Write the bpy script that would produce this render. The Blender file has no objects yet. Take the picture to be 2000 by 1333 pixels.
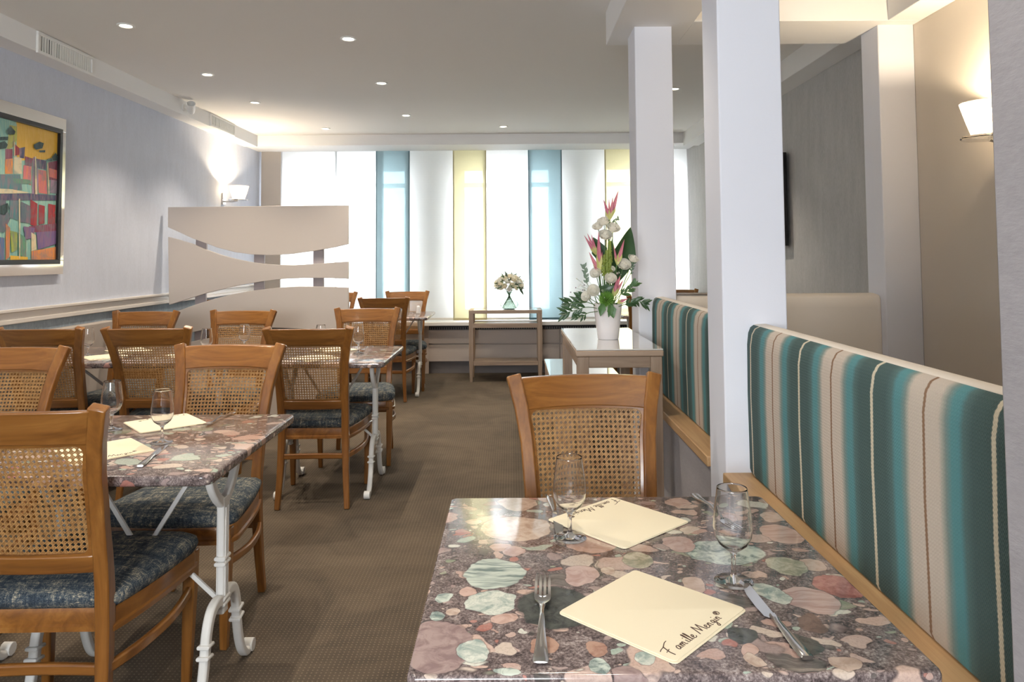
import bpy, bmesh, math, random
from mathutils import Vector, Matrix, Euler
random.seed(7)
SC = bpy.context.scene
COL = SC.collection
PI = math.pi
# ------------------------------------------------------------------ camera
F_PX = 1420.0
TH = math.atan(F_PX / 30300.0)
cam_d = bpy.data.cameras.new('camera')
cam = bpy.data.objects.new('camera', cam_d); COL.objects.link(cam)
cam_d.sensor_width = 36.0; cam_d.sensor_fit = 'HORIZONTAL'
cam_d.lens = F_PX / 2000.0 * 36.0
cam_d.shift_y = -(666.5 - 435.45) / 2000.0
cam_d.clip_start = 0.05
cam.matrix_world = Matrix.Translation((0, 0, 1.285)) @ Matrix.Rotation(PI / 2 + TH, 4, 'X') @ Matrix.Rotation(-0.007, 4, 'Z')
SC.camera = cam
# ------------------------------------------------------------------ colour management, sky
SC.view_settings.view_transform = 'Standard'
SC.view_settings.look = 'None'
SC.view_settings.gamma = 1.0
SC.view_settings.use_curve_mapping = False
SC.view_settings.exposure = 0.15
SC.cycles.max_bounces = 14
SC.cycles.diffuse_bounces = 6
SC.cycles.transparent_max_bounces = 24
SC.cycles.transmission_bounces = 12
SC.cycles.glossy_bounces = 6
SC.cycles.sample_clamp_indirect = 4.0
SC.cycles.use_denoising = True
W = bpy.data.worlds.new('world'); SC.world = W; W.use_nodes = True
bg = W.node_tree.nodes['Background']
bg.inputs[0].default_value = (0.93, 0.97, 1.0, 1); bg.inputs[1].default_value = 30.0
SPOT_W = 58.0

def area_light(name, loc, rot, sx, sy, power, col, portal=False):
    l = bpy.data.lights.new(name, 'AREA'); l.shape = 'RECTANGLE'; l.size = sx; l.size_y = sy
    l.energy = power; l.color = col
    if portal: l.cycles.is_portal = True
    o = bpy.data.objects.new(name, l); COL.objects.link(o)
    o.location = loc; o.rotation_euler = rot
    return o
# daylight entering by the three street windows (portals guide the sky light) and by the window behind the camera
for (a, b) in ((-2.56, -1.20), (-0.60, 0.48), (1.04, 1.93)):
    area_light('window_portal', ((a + b) / 2, 8.60, 1.49), (PI / 2, 0, PI), b - a, 1.72, 1, (1, 1, 1), True).rotation_euler = (-PI / 2, 0, 0)
area_light('rear_window_portal', (-0.8, -2.75, 1.6), (PI / 2, 0, 0), 1.4, 1.2, 1, (1, 1, 1), True)

# ------------------------------------------------------------------ material helpers
def mat(name, col=(0.8, 0.8, 0.8), rough=0.5, metal=0.0, spec=0.5, coat=0.0, **kw):
    m = bpy.data.materials.new(name); m.use_nodes = True
    b = m.node_tree.nodes['Principled BSDF']
    b.inputs['Base Color'].default_value = (*col, 1)
    b.inputs['Roughness'].default_value = rough
    b.inputs['Metallic'].default_value = metal
    b.inputs['Specular IOR Level'].default_value = spec
    b.inputs['Coat Weight'].default_value = coat
    for k, v in kw.items(): b.inputs[k.replace('_', ' ')].default_value = v
    return m
class N:
    """tiny node-graph writer"""
    def __init__(s, m):
        s.m = m; s.t = m.node_tree; s.b = s.t.nodes.get('Principled BSDF')
    def n(s, typ, **kw):
        x = s.t.nodes.new(typ)
        for k, v in kw.items(): setattr(x, k, v)
        return x
    def l(s, a, b): s.t.links.new(a, b)
    def put(s, sock, v):
        if isinstance(v, (int, float)): sock.default_value = v
        elif isinstance(v, tuple): sock.default_value = v if len(v) == len(sock.default_value) else (*v, 1)
        else: s.l(v, sock)
    def math(s, op, a, b=0.0, c=0.0, clamp=False):
        x = s.n('ShaderNodeMath', operation=op, use_clamp=clamp)
        s.put(x.inputs[0], a); s.put(x.inputs[1], b); s.put(x.inputs[2], c)
        return x.outputs[0]
    def vmath(s, op, a, b=(0, 0, 0)):
        x = s.n('ShaderNodeVectorMath', operation=op)
        s.put(x.inputs[0], a); s.put(x.inputs[1], b)
        return x.outputs['Value'] if op in ('LENGTH', 'DISTANCE', 'DOT_PRODUCT') else x.outputs[0]
    def coord(s, which='Object', scale=(1, 1, 1), rot=(0, 0, 0), loc=(0, 0, 0), src=None):
        mp = s.n('ShaderNodeMapping')
        if src is None: src = s.n('ShaderNodeTexCoord').outputs[which]
        s.l(src, mp.inputs[0])
        mp.inputs['Scale'].default_value = scale; mp.inputs['Rotation'].default_value = rot; mp.inputs['Location'].default_value = loc
        return mp.outputs[0]
    def noise(s, v, scale=5, detail=2, rough=0.5, dist=0.0, out='Fac'):
        x = s.n('ShaderNodeTexNoise'); s.l(v, x.inputs['Vector'])
        x.inputs['Scale'].default_value = scale; x.inputs['Detail'].default_value = detail
        x.inputs['Roughness'].default_value = rough; x.inputs['Distortion'].default_value = dist
        return x.outputs[out]
    def vor(s, v, scale=5, feature='F1', rnd=1.0):
        x = s.n('ShaderNodeTexVoronoi', feature=feature); s.l(v, x.inputs['Vector'])
        x.inputs['Scale'].default_value = scale; x.inputs['Randomness'].default_value = rnd
        return x
    def ramp(s, f, stops, interp='LINEAR'):
        x = s.n('ShaderNodeValToRGB'); cr = x.color_ramp; cr.interpolation = interp
        s.l(f, x.inputs[0])
        while len(cr.elements) < len(stops): cr.elements.new(0.5)
        for e, (p, c) in zip(cr.elements, stops):
            e.position = p; e.color = (*c, 1) if isinstance(c, tuple) else (c, c, c, 1)
        return x.outputs[0]
    def mix(s, f, a, b, blend='MIX'):
        x = s.n('ShaderNodeMix', data_type='RGBA', blend_type=blend)
        s.put(x.inputs[0], f); s.put(x.inputs[6], a); s.put(x.inputs[7], b)
        return x.outputs[2]
    def sep(s, v):
        x = s.n('ShaderNodeSeparateXYZ'); s.l(v, x.inputs[0]); return x.outputs
    def bump(s, h, strength=0.3, dist=0.002):
        x = s.n('ShaderNodeBump'); s.l(h, x.inputs['Height'])
        x.inputs['Strength'].default_value = strength; x.inputs['Distance'].default_value = dist
        s.l(x.outputs[0], s.b.inputs['Normal'])
    def color(s, c): s.put(s.b.inputs['Base Color'], c)
    def rough(s, c): s.put(s.b.inputs['Roughness'], c)

def wood(name, axis, dark, mid, light, rough=0.28, scale=1.0, coat=0.35):
    m = mat(name, mid, rough, coat=coat); g = N(m)
    sc = [26 * scale] * 3; sc[axis] = 1.6 * scale
    v = g.coord('Object', tuple(sc))
    a = g.noise(v, 1.0, 4, 0.6, 0.8)
    sc2 = [150 * scale] * 3; sc2[axis] = 5 * scale
    b = g.noise(g.coord('Object', tuple(sc2)), 1.0, 2, 0.6)
    big = g.noise(g.coord('Object', (3, 3, 3)), 1.0, 1)
    c = g.ramp(a, [(0.28, dark), (0.5, mid), (0.72, light)])
    c = g.mix(g.math('MULTIPLY', b, 0.35), c, dark)
    c = g.mix(g.math('MULTIPLY', big, 0.25), c, mid)
    g.color(c); g.b.inputs['Coat Roughness'].default_value = 0.15
    g.bump(b, 0.08, 0.001)
    return m
CH = ((0.115, 0.040, 0.008), (0.235, 0.092, 0.018), (0.35, 0.155, 0.036))
WV = wood('honey_beech_upright', 2, *CH); WH = wood('honey_beech_across', 0, *CH); WD = wood('honey_beech_deep', 1, *CH)
OK_ = ((0.20, 0.13, 0.085), (0.34, 0.24, 0.165), (0.46, 0.345, 0.25))
OX = wood('limed_oak_across', 0, *OK_, rough=0.42, coat=0.0); OY = wood('limed_oak_deep', 1, *OK_, rough=0.42, coat=0.0); OZ = wood('limed_oak_upright', 2, *OK_, rough=0.42, coat=0.0)
LEDGE = wood('light_oak_ledge', 1, (0.34, 0.19, 0.085), (0.50, 0.31, 0.15), (0.60, 0.40, 0.21), rough=0.45, coat=0.0)

def plaster(name, col, rough=0.85, s=220, st=0.12, mottle=0.06):
    m = mat(name, col, rough, spec=0.25); g = N(m)
    v = g.coord('Object')
    n1 = g.noise(v, s, 3, 0.6)
    n2 = g.noise(v, 3.0, 2)
    g.color(g.mix(g.math('MULTIPLY', n2, mottle * 2), col, tuple(c * 0.82 for c in col)))
    g.bump(n1, st, 0.002)
    return m
def wallpaper(name, col, scale=160, amt=0.18, fac=(1, 1, 0.25)):
    m = mat(name, col, 0.8, spec=0.3); g = N(m)
    n1 = g.noise(g.coord('Object', fac), scale, 4, 0.7)
    n2 = g.noise(g.coord('Object', fac), scale / 9, 3, 0.7)
    f = g.ramp(g.math('ADD', g.math('MULTIPLY', n1, 0.6), g.math('MULTIPLY', n2, 0.4)), [(0.35, 0.0), (0.65, 1.0)])
    g.color(g.mix(f, tuple(c * (1 - amt) for c in col), tuple(min(1, c * (1 + amt * 0.6)) for c in col)))
    g.bump(n1, 0.35, 0.002)
    return m
CEIL = plaster('ceiling_paint', (0.80, 0.785, 0.765), st=0.03)
SOFF = plaster('soffit_paint', (0.85, 0.85, 0.85), st=0.03)
PIL = plaster('pillar_paint', (0.80, 0.81, 0.87), st=0.10)
W_UP = wallpaper('lilac_wallpaper', (0.57, 0.605, 0.70), amt=.08)
W_LO = wallpaper('blue_grey_wallpaper', (0.27, 0.32, 0.37), 130, 0.3)
W_R = wallpaper('grey_wallpaper', (0.46, 0.45, 0.44), 150, 0.16)
W_BG = plaster('warm_beige_wall', (0.66, 0.60, 0.525), st=0.2)
W_NR = wallpaper('greige_ribbed_wallpaper', (0.38, 0.36, 0.37), 180, 0.10, (0.3, 0.3, 1))
W_BK = plaster('window_wall_paint', (0.92, 0.92, 0.92))
RAIL = mat('rail_paint', (0.66, 0.62, 0.58), 0.35)
RAD = mat('radiator_cover_paint', (0.47, 0.40, 0.35), 0.45)
PLIN = mat('plinth_grey', (0.16, 0.145, 0.145), 0.6)
BLACK = mat('black_gap', (0.01, 0.01, 0.012), 0.6)
WHT = mat('white_enamel', (0.82, 0.82, 0.80), 0.35)
SILL = mat('sill_white', (0.78, 0.76, 0.72), 0.35)
SCR = mat('screen_lacquer', (0.60, 0.53, 0.475), 0.33)
SCRP = mat('screen_post_grey', (0.36, 0.32, 0.33), 0.45)
SCRE = mat('screen_edge', (0.68, 0.64, 0.62), 0.4)
CREAM = mat('cream_leatherette', (0.80, 0.73, 0.64), 0.6)
IRON = plaster('white_painted_iron', (0.72, 0.71, 0.68), 0.42, 60, 0.15, 0.15)
STEEL = mat('polished_steel', (0.62, 0.61, 0.60), 0.16, metal=1.0)
MIRR = mat('silver_frame', (0.80, 0.78, 0.76), 0.08, metal=1.0)
BLK = mat('black_lacquer', (0.008, 0.008, 0.009), 0.3)
TVM = mat('tv_black', (0.01, 0.01, 0.012), 0.2)

def glass(name, col=(1, 1, 1), rough=0.0, ior=1.46):
    m = mat(name, col, rough); m.node_tree.nodes['Principled BSDF'].inputs['Transmission Weight'].default_value = 1.0
    m.node_tree.nodes['Principled BSDF'].inputs['IOR'].default_value = ior
    return m
GLASS = glass('clear_glass'); VGL = glass('vase_glass', (0.80, 0.92, 0.85), 0.05)
def pane_mat():
    m = bpy.data.materials.new('window_pane'); m.use_nodes = True; g = N(m); t = m.node_tree
    t.nodes.remove(g.b); out = t.nodes['Material Output']
    tr = g.n('ShaderNodeBsdfTransparent'); gl = g.n('ShaderNodeBsdfGlossy'); gl.inputs['Roughness'].default_value = 0.02
    lw = g.n('ShaderNodeFresnel'); lw.inputs[0].default_value = 1.45
    mx = g.n('ShaderNodeMixShader'); g.l(lw.outputs[0], mx.inputs[0]); g.l(tr.outputs[0], mx.inputs[1]); g.l(gl.outputs[0], mx.inputs[2])
    g.l(mx.outputs[0], out.inputs[0]); return m
PANE = pane_mat()
def sheer(name, col, see, trans=0.6):
    """woven sheer: part of it open holes, the rest a cloth that both passes and scatters light"""
    m = bpy.data.materials.new(name); m.use_nodes = True; g = N(m); t = m.node_tree
    t.nodes.remove(g.b); out = t.nodes['Material Output']
    tr = g.n('ShaderNodeBsdfTransparent'); tr.inputs[0].default_value = (*[min(1, c * 1.05) for c in col], 1)
    tl = g.n('ShaderNodeBsdfTranslucent'); df = g.n('ShaderNodeBsdfDiffuse')
    v = g.coord('Object'); s_ = g.sep(v)
    wv = g.math('MULTIPLY', g.math('SINE', g.math('MULTIPLY', s_[2], 520)), 0.5)
    nz = g.noise(g.coord('Object', (1, 1, 9)), 34, 3, 0.7)
    tone = g.ramp(g.math('ADD', g.math('MULTIPLY', nz, 0.9), g.math('MULTIPLY', wv, 0.12)), [(0.25, tuple(c * 0.88 for c in col)), (0.7, col)])
    g.l(tone, tl.inputs[0]); g.l(tone, df.inputs[0])
    m1 = g.n('ShaderNodeMixShader'); m1.inputs[0].default_value = 1 - trans
    g.l(tl.outputs[0], m1.inputs[1]); g.l(df.outputs[0], m1.inputs[2])
    m2 = g.n('ShaderNodeMixShader'); g.put(m2.inputs[0], g.math('ADD', see - 0.06, g.math('MULTIPLY', nz, 0.12)))
    g.l(m1.outputs[0], m2.inputs[1]); g.l(tr.outputs[0], m2.inputs[2])
    g.l(m2.outputs[0], out.inputs[0]); return m
SH_W = sheer('white_sheer', (0.97, 0.98, 0.98), 0.20, 0.68)
SH_B = sheer('blue_sheer', (0.49, 0.585, 0.61), 0.22)
SH_Y = sheer('yellow_sheer', (0.76, 0.73, 0.57), 0.24)
SH_BE = mat('beige_panel_cloth', (0.52, 0.47, 0.42), 0.8)
HEM_B = mat('blue_hem_cloth', (0.09, 0.17, 0.20), 0.8); HEM_Y = mat('yellow_hem_cloth', (0.46, 0.40, 0.22), 0.8); HEM_W = mat('white_hem_cloth', (0.62, 0.60, 0.55), 0.8)

def emis(name, col, s):
    m = mat(name, col); b = m.node_tree.nodes['Principled BSDF']
    b.inputs['Emission Color'].default_value = (*col, 1); b.inputs['Emission Strength'].default_value = s
    return m
LAMP = emis('spot_lamp', (1, 0.86, 0.62), 22); BULB = emis('sconce_bulb', (1, 0.80, 0.50), 22)

def carpet():
    m = mat('brown_carpet', (0.1, 0.08, 0.06), 0.95, spec=0.1); g = N(m)
    v = g.coord('Object'); s_ = g.sep(v)
    p = 2 * PI / 0.021
    a = g.math('SINE', g.math('MULTIPLY', g.math('ADD', s_[0], s_[1]), p * 0.7071))
    b = g.math('SINE', g.math('MULTIPLY', g.math('SUBTRACT', s_[0], s_[1]), p * 0.7071))
    dots = g.ramp(g.math('MULTIPLY', a, b), [(0.55, 0.0), (0.8, 1.0)])
    fine = g.noise(v, 420, 2); mott = g.noise(v, 2.3, 5, 0.62, 0.6); m2 = g.noise(g.coord('Object', (1, 2.2, 1)), 6, 4, 0.6)
    base = g.ramp(fine, [(0.3, (0.088, 0.066, 0.047)), (0.7, (0.150, 0.117, 0.086))])
    base = g.mix(g.ramp(mott, [(0.40, 0.0), (0.62, 0.42)]), base, (0.038, 0.033, 0.029))
    base = g.mix(g.ramp(m2, [(0.55, 0.0), (0.75, 0.25)]), base, (0.040, 0.034, 0.030))
    g.color(g.mix(g.math('MULTIPLY', dots, 0.27), base, (0.40, 0.31, 0.20)))
    g.bump(g.math('ADD', fine, g.math('MULTIPLY', dots, 0.6)), 0.5, 0.004)
    return m
CARPET = carpet()
def tweed():
    m = mat('blue_tweed_cloth', (0.1, 0.12, 0.15), 0.9, spec=0.15); g = N(m)
    a = g.noise(g.coord('Object', (60, 420, 60)), 1, 3, 0.7); b = g.noise(g.coord('Object', (420, 60, 420)), 1, 3, 0.7)
    patch = g.noise(g.coord('Object', (12, 90, 12)), 1, 2); patch2 = g.noise(g.coord('Object', (90, 12, 12)), 1, 2)
    t = g.math('ADD', g.math('MULTIPLY', g.math('MAXIMUM', a, b), 0.65), g.math('MULTIPLY', g.math('ADD', patch, patch2), 0.20))
    g.color(g.ramp(t, [(0.42, (0.020, 0.026, 0.036)), (0.52, (0.045, 0.062, 0.082)), (0.58, (0.10, 0.115, 0.12)), (0.66, (0.46, 0.40, 0.29))]))
    g.bump(t, 0.6, 0.003)
    return m
TWEED = tweed()
def cane_mat():
    m = mat('woven_cane', (0.5, 0.3, 0.12), 0.5, spec=0.4); g = N(m)
    n = g.noise(g.coord('Object', (90, 90, 90)), 1, 3)
    g.color(g.ramp(n, [(0.3, (0.26, 0.125, 0.040)), (0.7, (0.48, 0.27, 0.10))])); return m
CANE = cane_mat()

MUTE = {'cream': ((0.42, 0.31, 0.25), (0.60, 0.49, 0.41)), 'mint': ((0.15, 0.20, 0.19), (0.56, 0.62, 0.55)), 'dark': ((0.035, 0.040, 0.038), (0.085, 0.09, 0.082)),
        'mauve': ((0.24, 0.165, 0.16), (0.36, 0.27, 0.25)), 'rose': ((0.40, 0.27, 0.25), (0.54, 0.41, 0.37)), 'salmon': ((0.42, 0.27, 0.22), (0.56, 0.40, 0.34)),
        'beige': ((0.42, 0.31, 0.25), (0.55, 0.43, 0.36)), 'white': ((0.27, 0.34, 0.31), (0.66, 0.68, 0.60)), 'rust': ((0.30, 0.16, 0.12), (0.44, 0.28, 0.21)),
        'red': ((0.25, 0.085, 0.075), (0.46, 0.22, 0.19)), 'brown': ((0.10, 0.065, 0.055), (0.18, 0.12, 0.10)), 'moss': ((0.24, 0.25, 0.18), (0.50, 0.48, 0.38))}
def marble(name, big=None, seed=0.0, dense=1.0):
    m = mat(name, (0.3, 0.25, 0.25), 0.13, spec=0.5); g = N(m)
    tc = g.n('ShaderNodeTexCoord').outputs['Object']
    rnd = g.n('ShaderNodeObjectInfo').outputs['Random']
    comb = g.n('ShaderNodeCombineXYZ'); g.l(g.math('MULTIPLY', rnd, 0.0 if big else 7.0), comb.inputs[0]); comb.inputs[1].default_value = seed
    flat = g.vmath('MULTIPLY', tc, (1, 1, 0.9))
    src = g.vmath('ADD', flat, comb.outputs[0])
    wobn = g.noise(src, 9, 3, 0.55, out='Color')
    wob = g.vmath('MULTIPLY', g.vmath('SUBTRACT', wobn, (0.5, 0.5, 0.5)), (0.105, 0.095, 0.02))
    v = g.vmath('ADD', src, wob)
    grain = g.noise(src, 230, 3, 0.75); mid = g.noise(src, 34, 4, 0.65, 0.8)
    streak = g.noise(g.coord(scale=(7, 34, 7), rot=(0, 0, 0.5), src=v), 1, 4, 0.65, 1.2)
    c = g.ramp(g.math('ADD', g.math('MULTIPLY', grain, 0.55), g.math('MULTIPLY', mid, 0.45)), [(0.38, (0.045, 0.035, 0.036)), (0.48, (0.130, 0.100, 0.096)), (0.56, (0.25, 0.20, 0.19)), (0.66, (0.46, 0.41, 0.38))])
    pal = [(0.0, (0.30, 0.22, 0.21)), (0.12, (0.46, 0.30, 0.25)), (0.26, (0.36, 0.44, 0.37)), (0.36, (0.50, 0.37, 0.32)), (0.48, (0.06, 0.055, 0.052)), (0.56, (0.58, 0.48, 0.40)), (0.68, (0.36, 0.14, 0.11)), (0.76, (0.56, 0.40, 0.33)), (0.88, (0.24, 0.27, 0.19)), (0.94, (0.66, 0.66, 0.58))]
    for sc, th, st in ((46, 0.47, (1, 1.5, 1)), (21, 0.44, (1, 1.35, 1)), (9.5 * dense, 0.40, (1, 1.45, 1))):
        vn = g.vor(g.coord(scale=st, rot=(0, 0, 0.35), loc=(sc * 0.37, sc * 0.11, 0), src=v), sc)
        sep = g.n('ShaderNodeSeparateColor'); g.l(vn.outputs['Color'], sep.inputs[0])
        rad = g.math('ADD', g.math('MULTIPLY', sep.outputs[1], 0.66), -0.04 if sc < 40 else -0.16)
        if sc < 15: rad = g.math('ADD', g.math('MULTIPLY', sep.outputs[1], 0.55), -0.10 if big else 0.03)
        dd = g.math('SUBTRACT', rad, vn.outputs['Distance'])
        edge = g.math('MULTIPLY', dd, 26.0, clamp=True)
        pc = g.ramp(sep.outputs[0], pal, 'CONSTANT')
        pc = g.mix(g.ramp(streak, [(0.38, 0.0), (0.62, 0.5)]), pc, g.mix(0.5, pc, (0.66, 0.56, 0.50)))
        pc = g.mix(g.math('MULTIPLY', g.ramp(g.math('ADD', grain, 0.0), [(0.45, 0.0), (0.7, 1.0)]), 0.30), pc, (0.10, 0.075, 0.07))
        rim = g.math('MULTIPLY', g.math('SUBTRACT', 1.0, g.math('MULTIPLY', g.math('ABSOLUTE', g.math('SUBTRACT', dd, 0.01)), 30.0, clamp=True)), 0.5)
        c = g.mix(edge, c, pc); c = g.mix(rim, c, (0.06, 0.045, 0.05))
    if big:
        wob2 = g.vmath('ADD', flat, g.vmath('MULTIPLY', g.vmath('SUBTRACT', g.noise(src, 15, 3, 0.55, out='Color'), (0.5, 0.5, 0.5)), (0.042, 0.038, 0.0)))
        band = g.noise(g.coord(scale=(9, 85, 9), rot=(0, 0, -0.12), src=wob2), 1, 3, 0.6, 0.6)
        for (px, py, rx, ry, ck, stp) in big:
            q = g.vmath('MULTIPLY', g.vmath('SUBTRACT', wob2, (px, py, 0.0)), (1 / rx, 1 / ry, 0))
            ln = g.vmath('LENGTH', q)
            dd = g.math('SUBTRACT', 1.0, ln)
            lo, hi = MUTE[ck]
            pc = g.ramp(band if stp else mid, [(0.38, lo), (0.58, hi)])
            if ck in ('dark', 'brown', 'moss', 'white', 'red'): pc = g.mix(g.math('MULTIPLY', g.ramp(grain, [(0.45, 0.0), (0.65, 1.0)]), 0.4), pc, hi if ck in ('dark', 'brown') else lo)
            c = g.mix(g.math('MULTIPLY', dd, 22.0, clamp=True), c, pc)
            rim = g.math('MULTIPLY', g.math('SUBTRACT', 1.0, g.math('MULTIPLY', g.math('ABSOLUTE', dd), 22.0, clamp=True)), 0.55)
            c = g.mix(rim, c, (0.07, 0.05, 0.055))
    g.color(c)
    g.b.inputs['Coat Weight'].default_value = 0.0
    return m
PEB = [(-0.205, 0.164, 0.074, 0.065, 'cream', 0), (-0.245, -0.042, 0.054, 0.063, 'mint', 1), (-0.145, -0.167, 0.06, 0.07, 'dark', 0), (-0.319, -0.276, 0.048, 0.07, 'mauve', 0), (-0.097, -0.055, 0.03, 0.039, 'rose', 0), (-0.063, 0.081, 0.0485, 0.0485, 'salmon', 0), (-0.202, 0.31, 0.044, 0.0505, 'beige', 0), (0.178, 0.039, 0.0755, 0.055, 'mint', 0), (-0.245, -0.148, 0.0405, 0.0405, 'white', 0), (-0.264, -0.292, 0.0235, 0.031, 'white', 0), (-0.094, -0.288, 0.0175, 0.021, 'rust', 0), (-0.287, -0.111, 0.0155, 0.018, 'salmon', 0), (-0.226, -0.202, 0.023, 0.0175, 'salmon', 0), (-0.326, -0.192, 0.0165, 0.016, 'mint', 0), (-0.063, -0.353, 0.02, 0.0245, 'mauve', 0), (0.314, 0.123, 0.0365, 0.0545, 'salmon', 1), (0.259, -0.15, 0.042, 0.0465, 'rose', 1), (0.316, -0.019, 0.0225, 0.0295, 'beige', 0), (0.233, -0.328, 0.026, 0.0185, 'beige', 0), (0.329, -0.102, 0.044, 0.04, 'red', 0), (0.229, -0.222, 0.022, 0.0305, 'brown', 0), (0.195, -0.285, 0.0205, 0.0255, 'dark', 0), (0.207, -0.126, 0.0285, 0.037, 'white', 0), (0.091, -0.091, 0.0225, 0.034, 'beige', 0), (0.103, 0.076, 0.029, 0.0405, 'rose', 0), (0.33, 0.217, 0.023, 0.031, 'beige', 0), (-0.22, -0.342, 0.0155, 0.011, 'mint', 0), (0.269, -0.024, 0.0345, 0.044, 'moss', 0), (0.116, -0.252, 0.0215, 0.022, 'dark', 0), (0.119, -0.291, 0.0135, 0.0185, 'salmon', 0), (0.118, -0.317, 0.012, 0.021, 'cream', 0), (-0.323, -0.133, 0.013, 0.016, 'mint', 0), (-0.298, -0.176, 0.0115, 0.013, 'cream', 0), (-0.169, -0.119, 0.009, 0.013, 'brown', 0), (-0.236, 0.07, 0.0225, 0.021, 'salmon', 0), (-0.21, 0.052, 0.0205, 0.022, 'rose', 0), (-0.295, 0.204, 0.0215, 0.017, 'beige', 0), (-0.096, -0.332, 0.015, 0.022, 'mint', 0), (-0.032, -0.317, 0.014, 0.0155, 'white', 0), (-0.172, -0.278, 0.019, 0.024, 'rust', 0), (0.014, 0.004, 0.028, 0.03, 'moss', 0), (-0.049, -0.038, 0.014, 0.016, 'cream', 0), (0.349, 0.313, 0.018, 0.0165, 'cream', 0), (0.459, 0.04, 0.0035, 0.008, 'dark', 0), (0.151, 0.312, 0.0315, 0.026, 'salmon', 0), (0.228, 0.211, 0.026, 0.0265, 'rose', 0)]
STONE = marble('puddingstone', None, 3.1)
STONE1 = marble('puddingstone_large_pebbles', PEB, 0.4)

def stripes(name, phase):
    m = mat(name, (0.3, 0.4, 0.4), 0.85, spec=0.2); g = N(m)
    s_ = g.sep(g.coord('Object'))
    wig = g.math('MULTIPLY', g.math('SINE', g.math('MULTIPLY', s_[2], 2 * PI / 0.0075)), 0.0005)
    t = g.math('FRACT', g.math('DIVIDE', g.math('ADD', g.math('ADD', s_[1], wig), phase), 0.3402))
    dk = (0.070, 0.118, 0.112); dk2 = (0.095, 0.165, 0.162); te = (0.105, 0.280, 0.295); gg = (0.22, 0.28, 0.25); be = (0.62, 0.53, 0.44); br = (0.27, 0.155, 0.09); wh = (0.72, 0.64, 0.48)
    c = g.ramp(t, [(0.0, wh), (0.013, wh), (0.016, dk), (0.14, dk), (0.20, dk2), (0.235, te), (0.285, te), (0.33, gg), (0.385, be), (0.490, be), (0.495, br), (0.511, br), (0.516, be), (0.625, be), (0.67, gg), (0.715, te), (0.765, te), (0.80, dk2), (0.86, dk), (0.984, dk), (0.987, wh)])
    ph = g.math('MULTIPLY', g.math('SINE', g.math('MULTIPLY', s_[1], 2 * PI / 0.0065)), 3.0)
    z = g.math('SINE', g.math('ADD', g.math('MULTIPLY', s_[2], 2 * PI / 0.0062), ph))
    fl = g.ramp(z, [(0.5, 0.0), (1.0, 1.0)])
    fl2 = g.noise(g.coord('Object', (1, 1, 1)), 500, 2)
    c2 = g.mix(g.math('MULTIPLY', fl, 0.20), c, g.mix(0.25, c, (0.75, 0.72, 0.60)))
    c2 = g.mix(g.math('MULTIPLY', fl2, 0.25), c2, g.mix(0.6, c, (0.02, 0.03, 0.03)))
    g.color(c2); g.bump(z, 0.35, 0.0025)
    return m
STR1 = stripes('striped_herringbone_near', -0.108 + 3.402); STR2 = stripes('striped_herringbone_far', -0.528 + 3.402)

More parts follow.
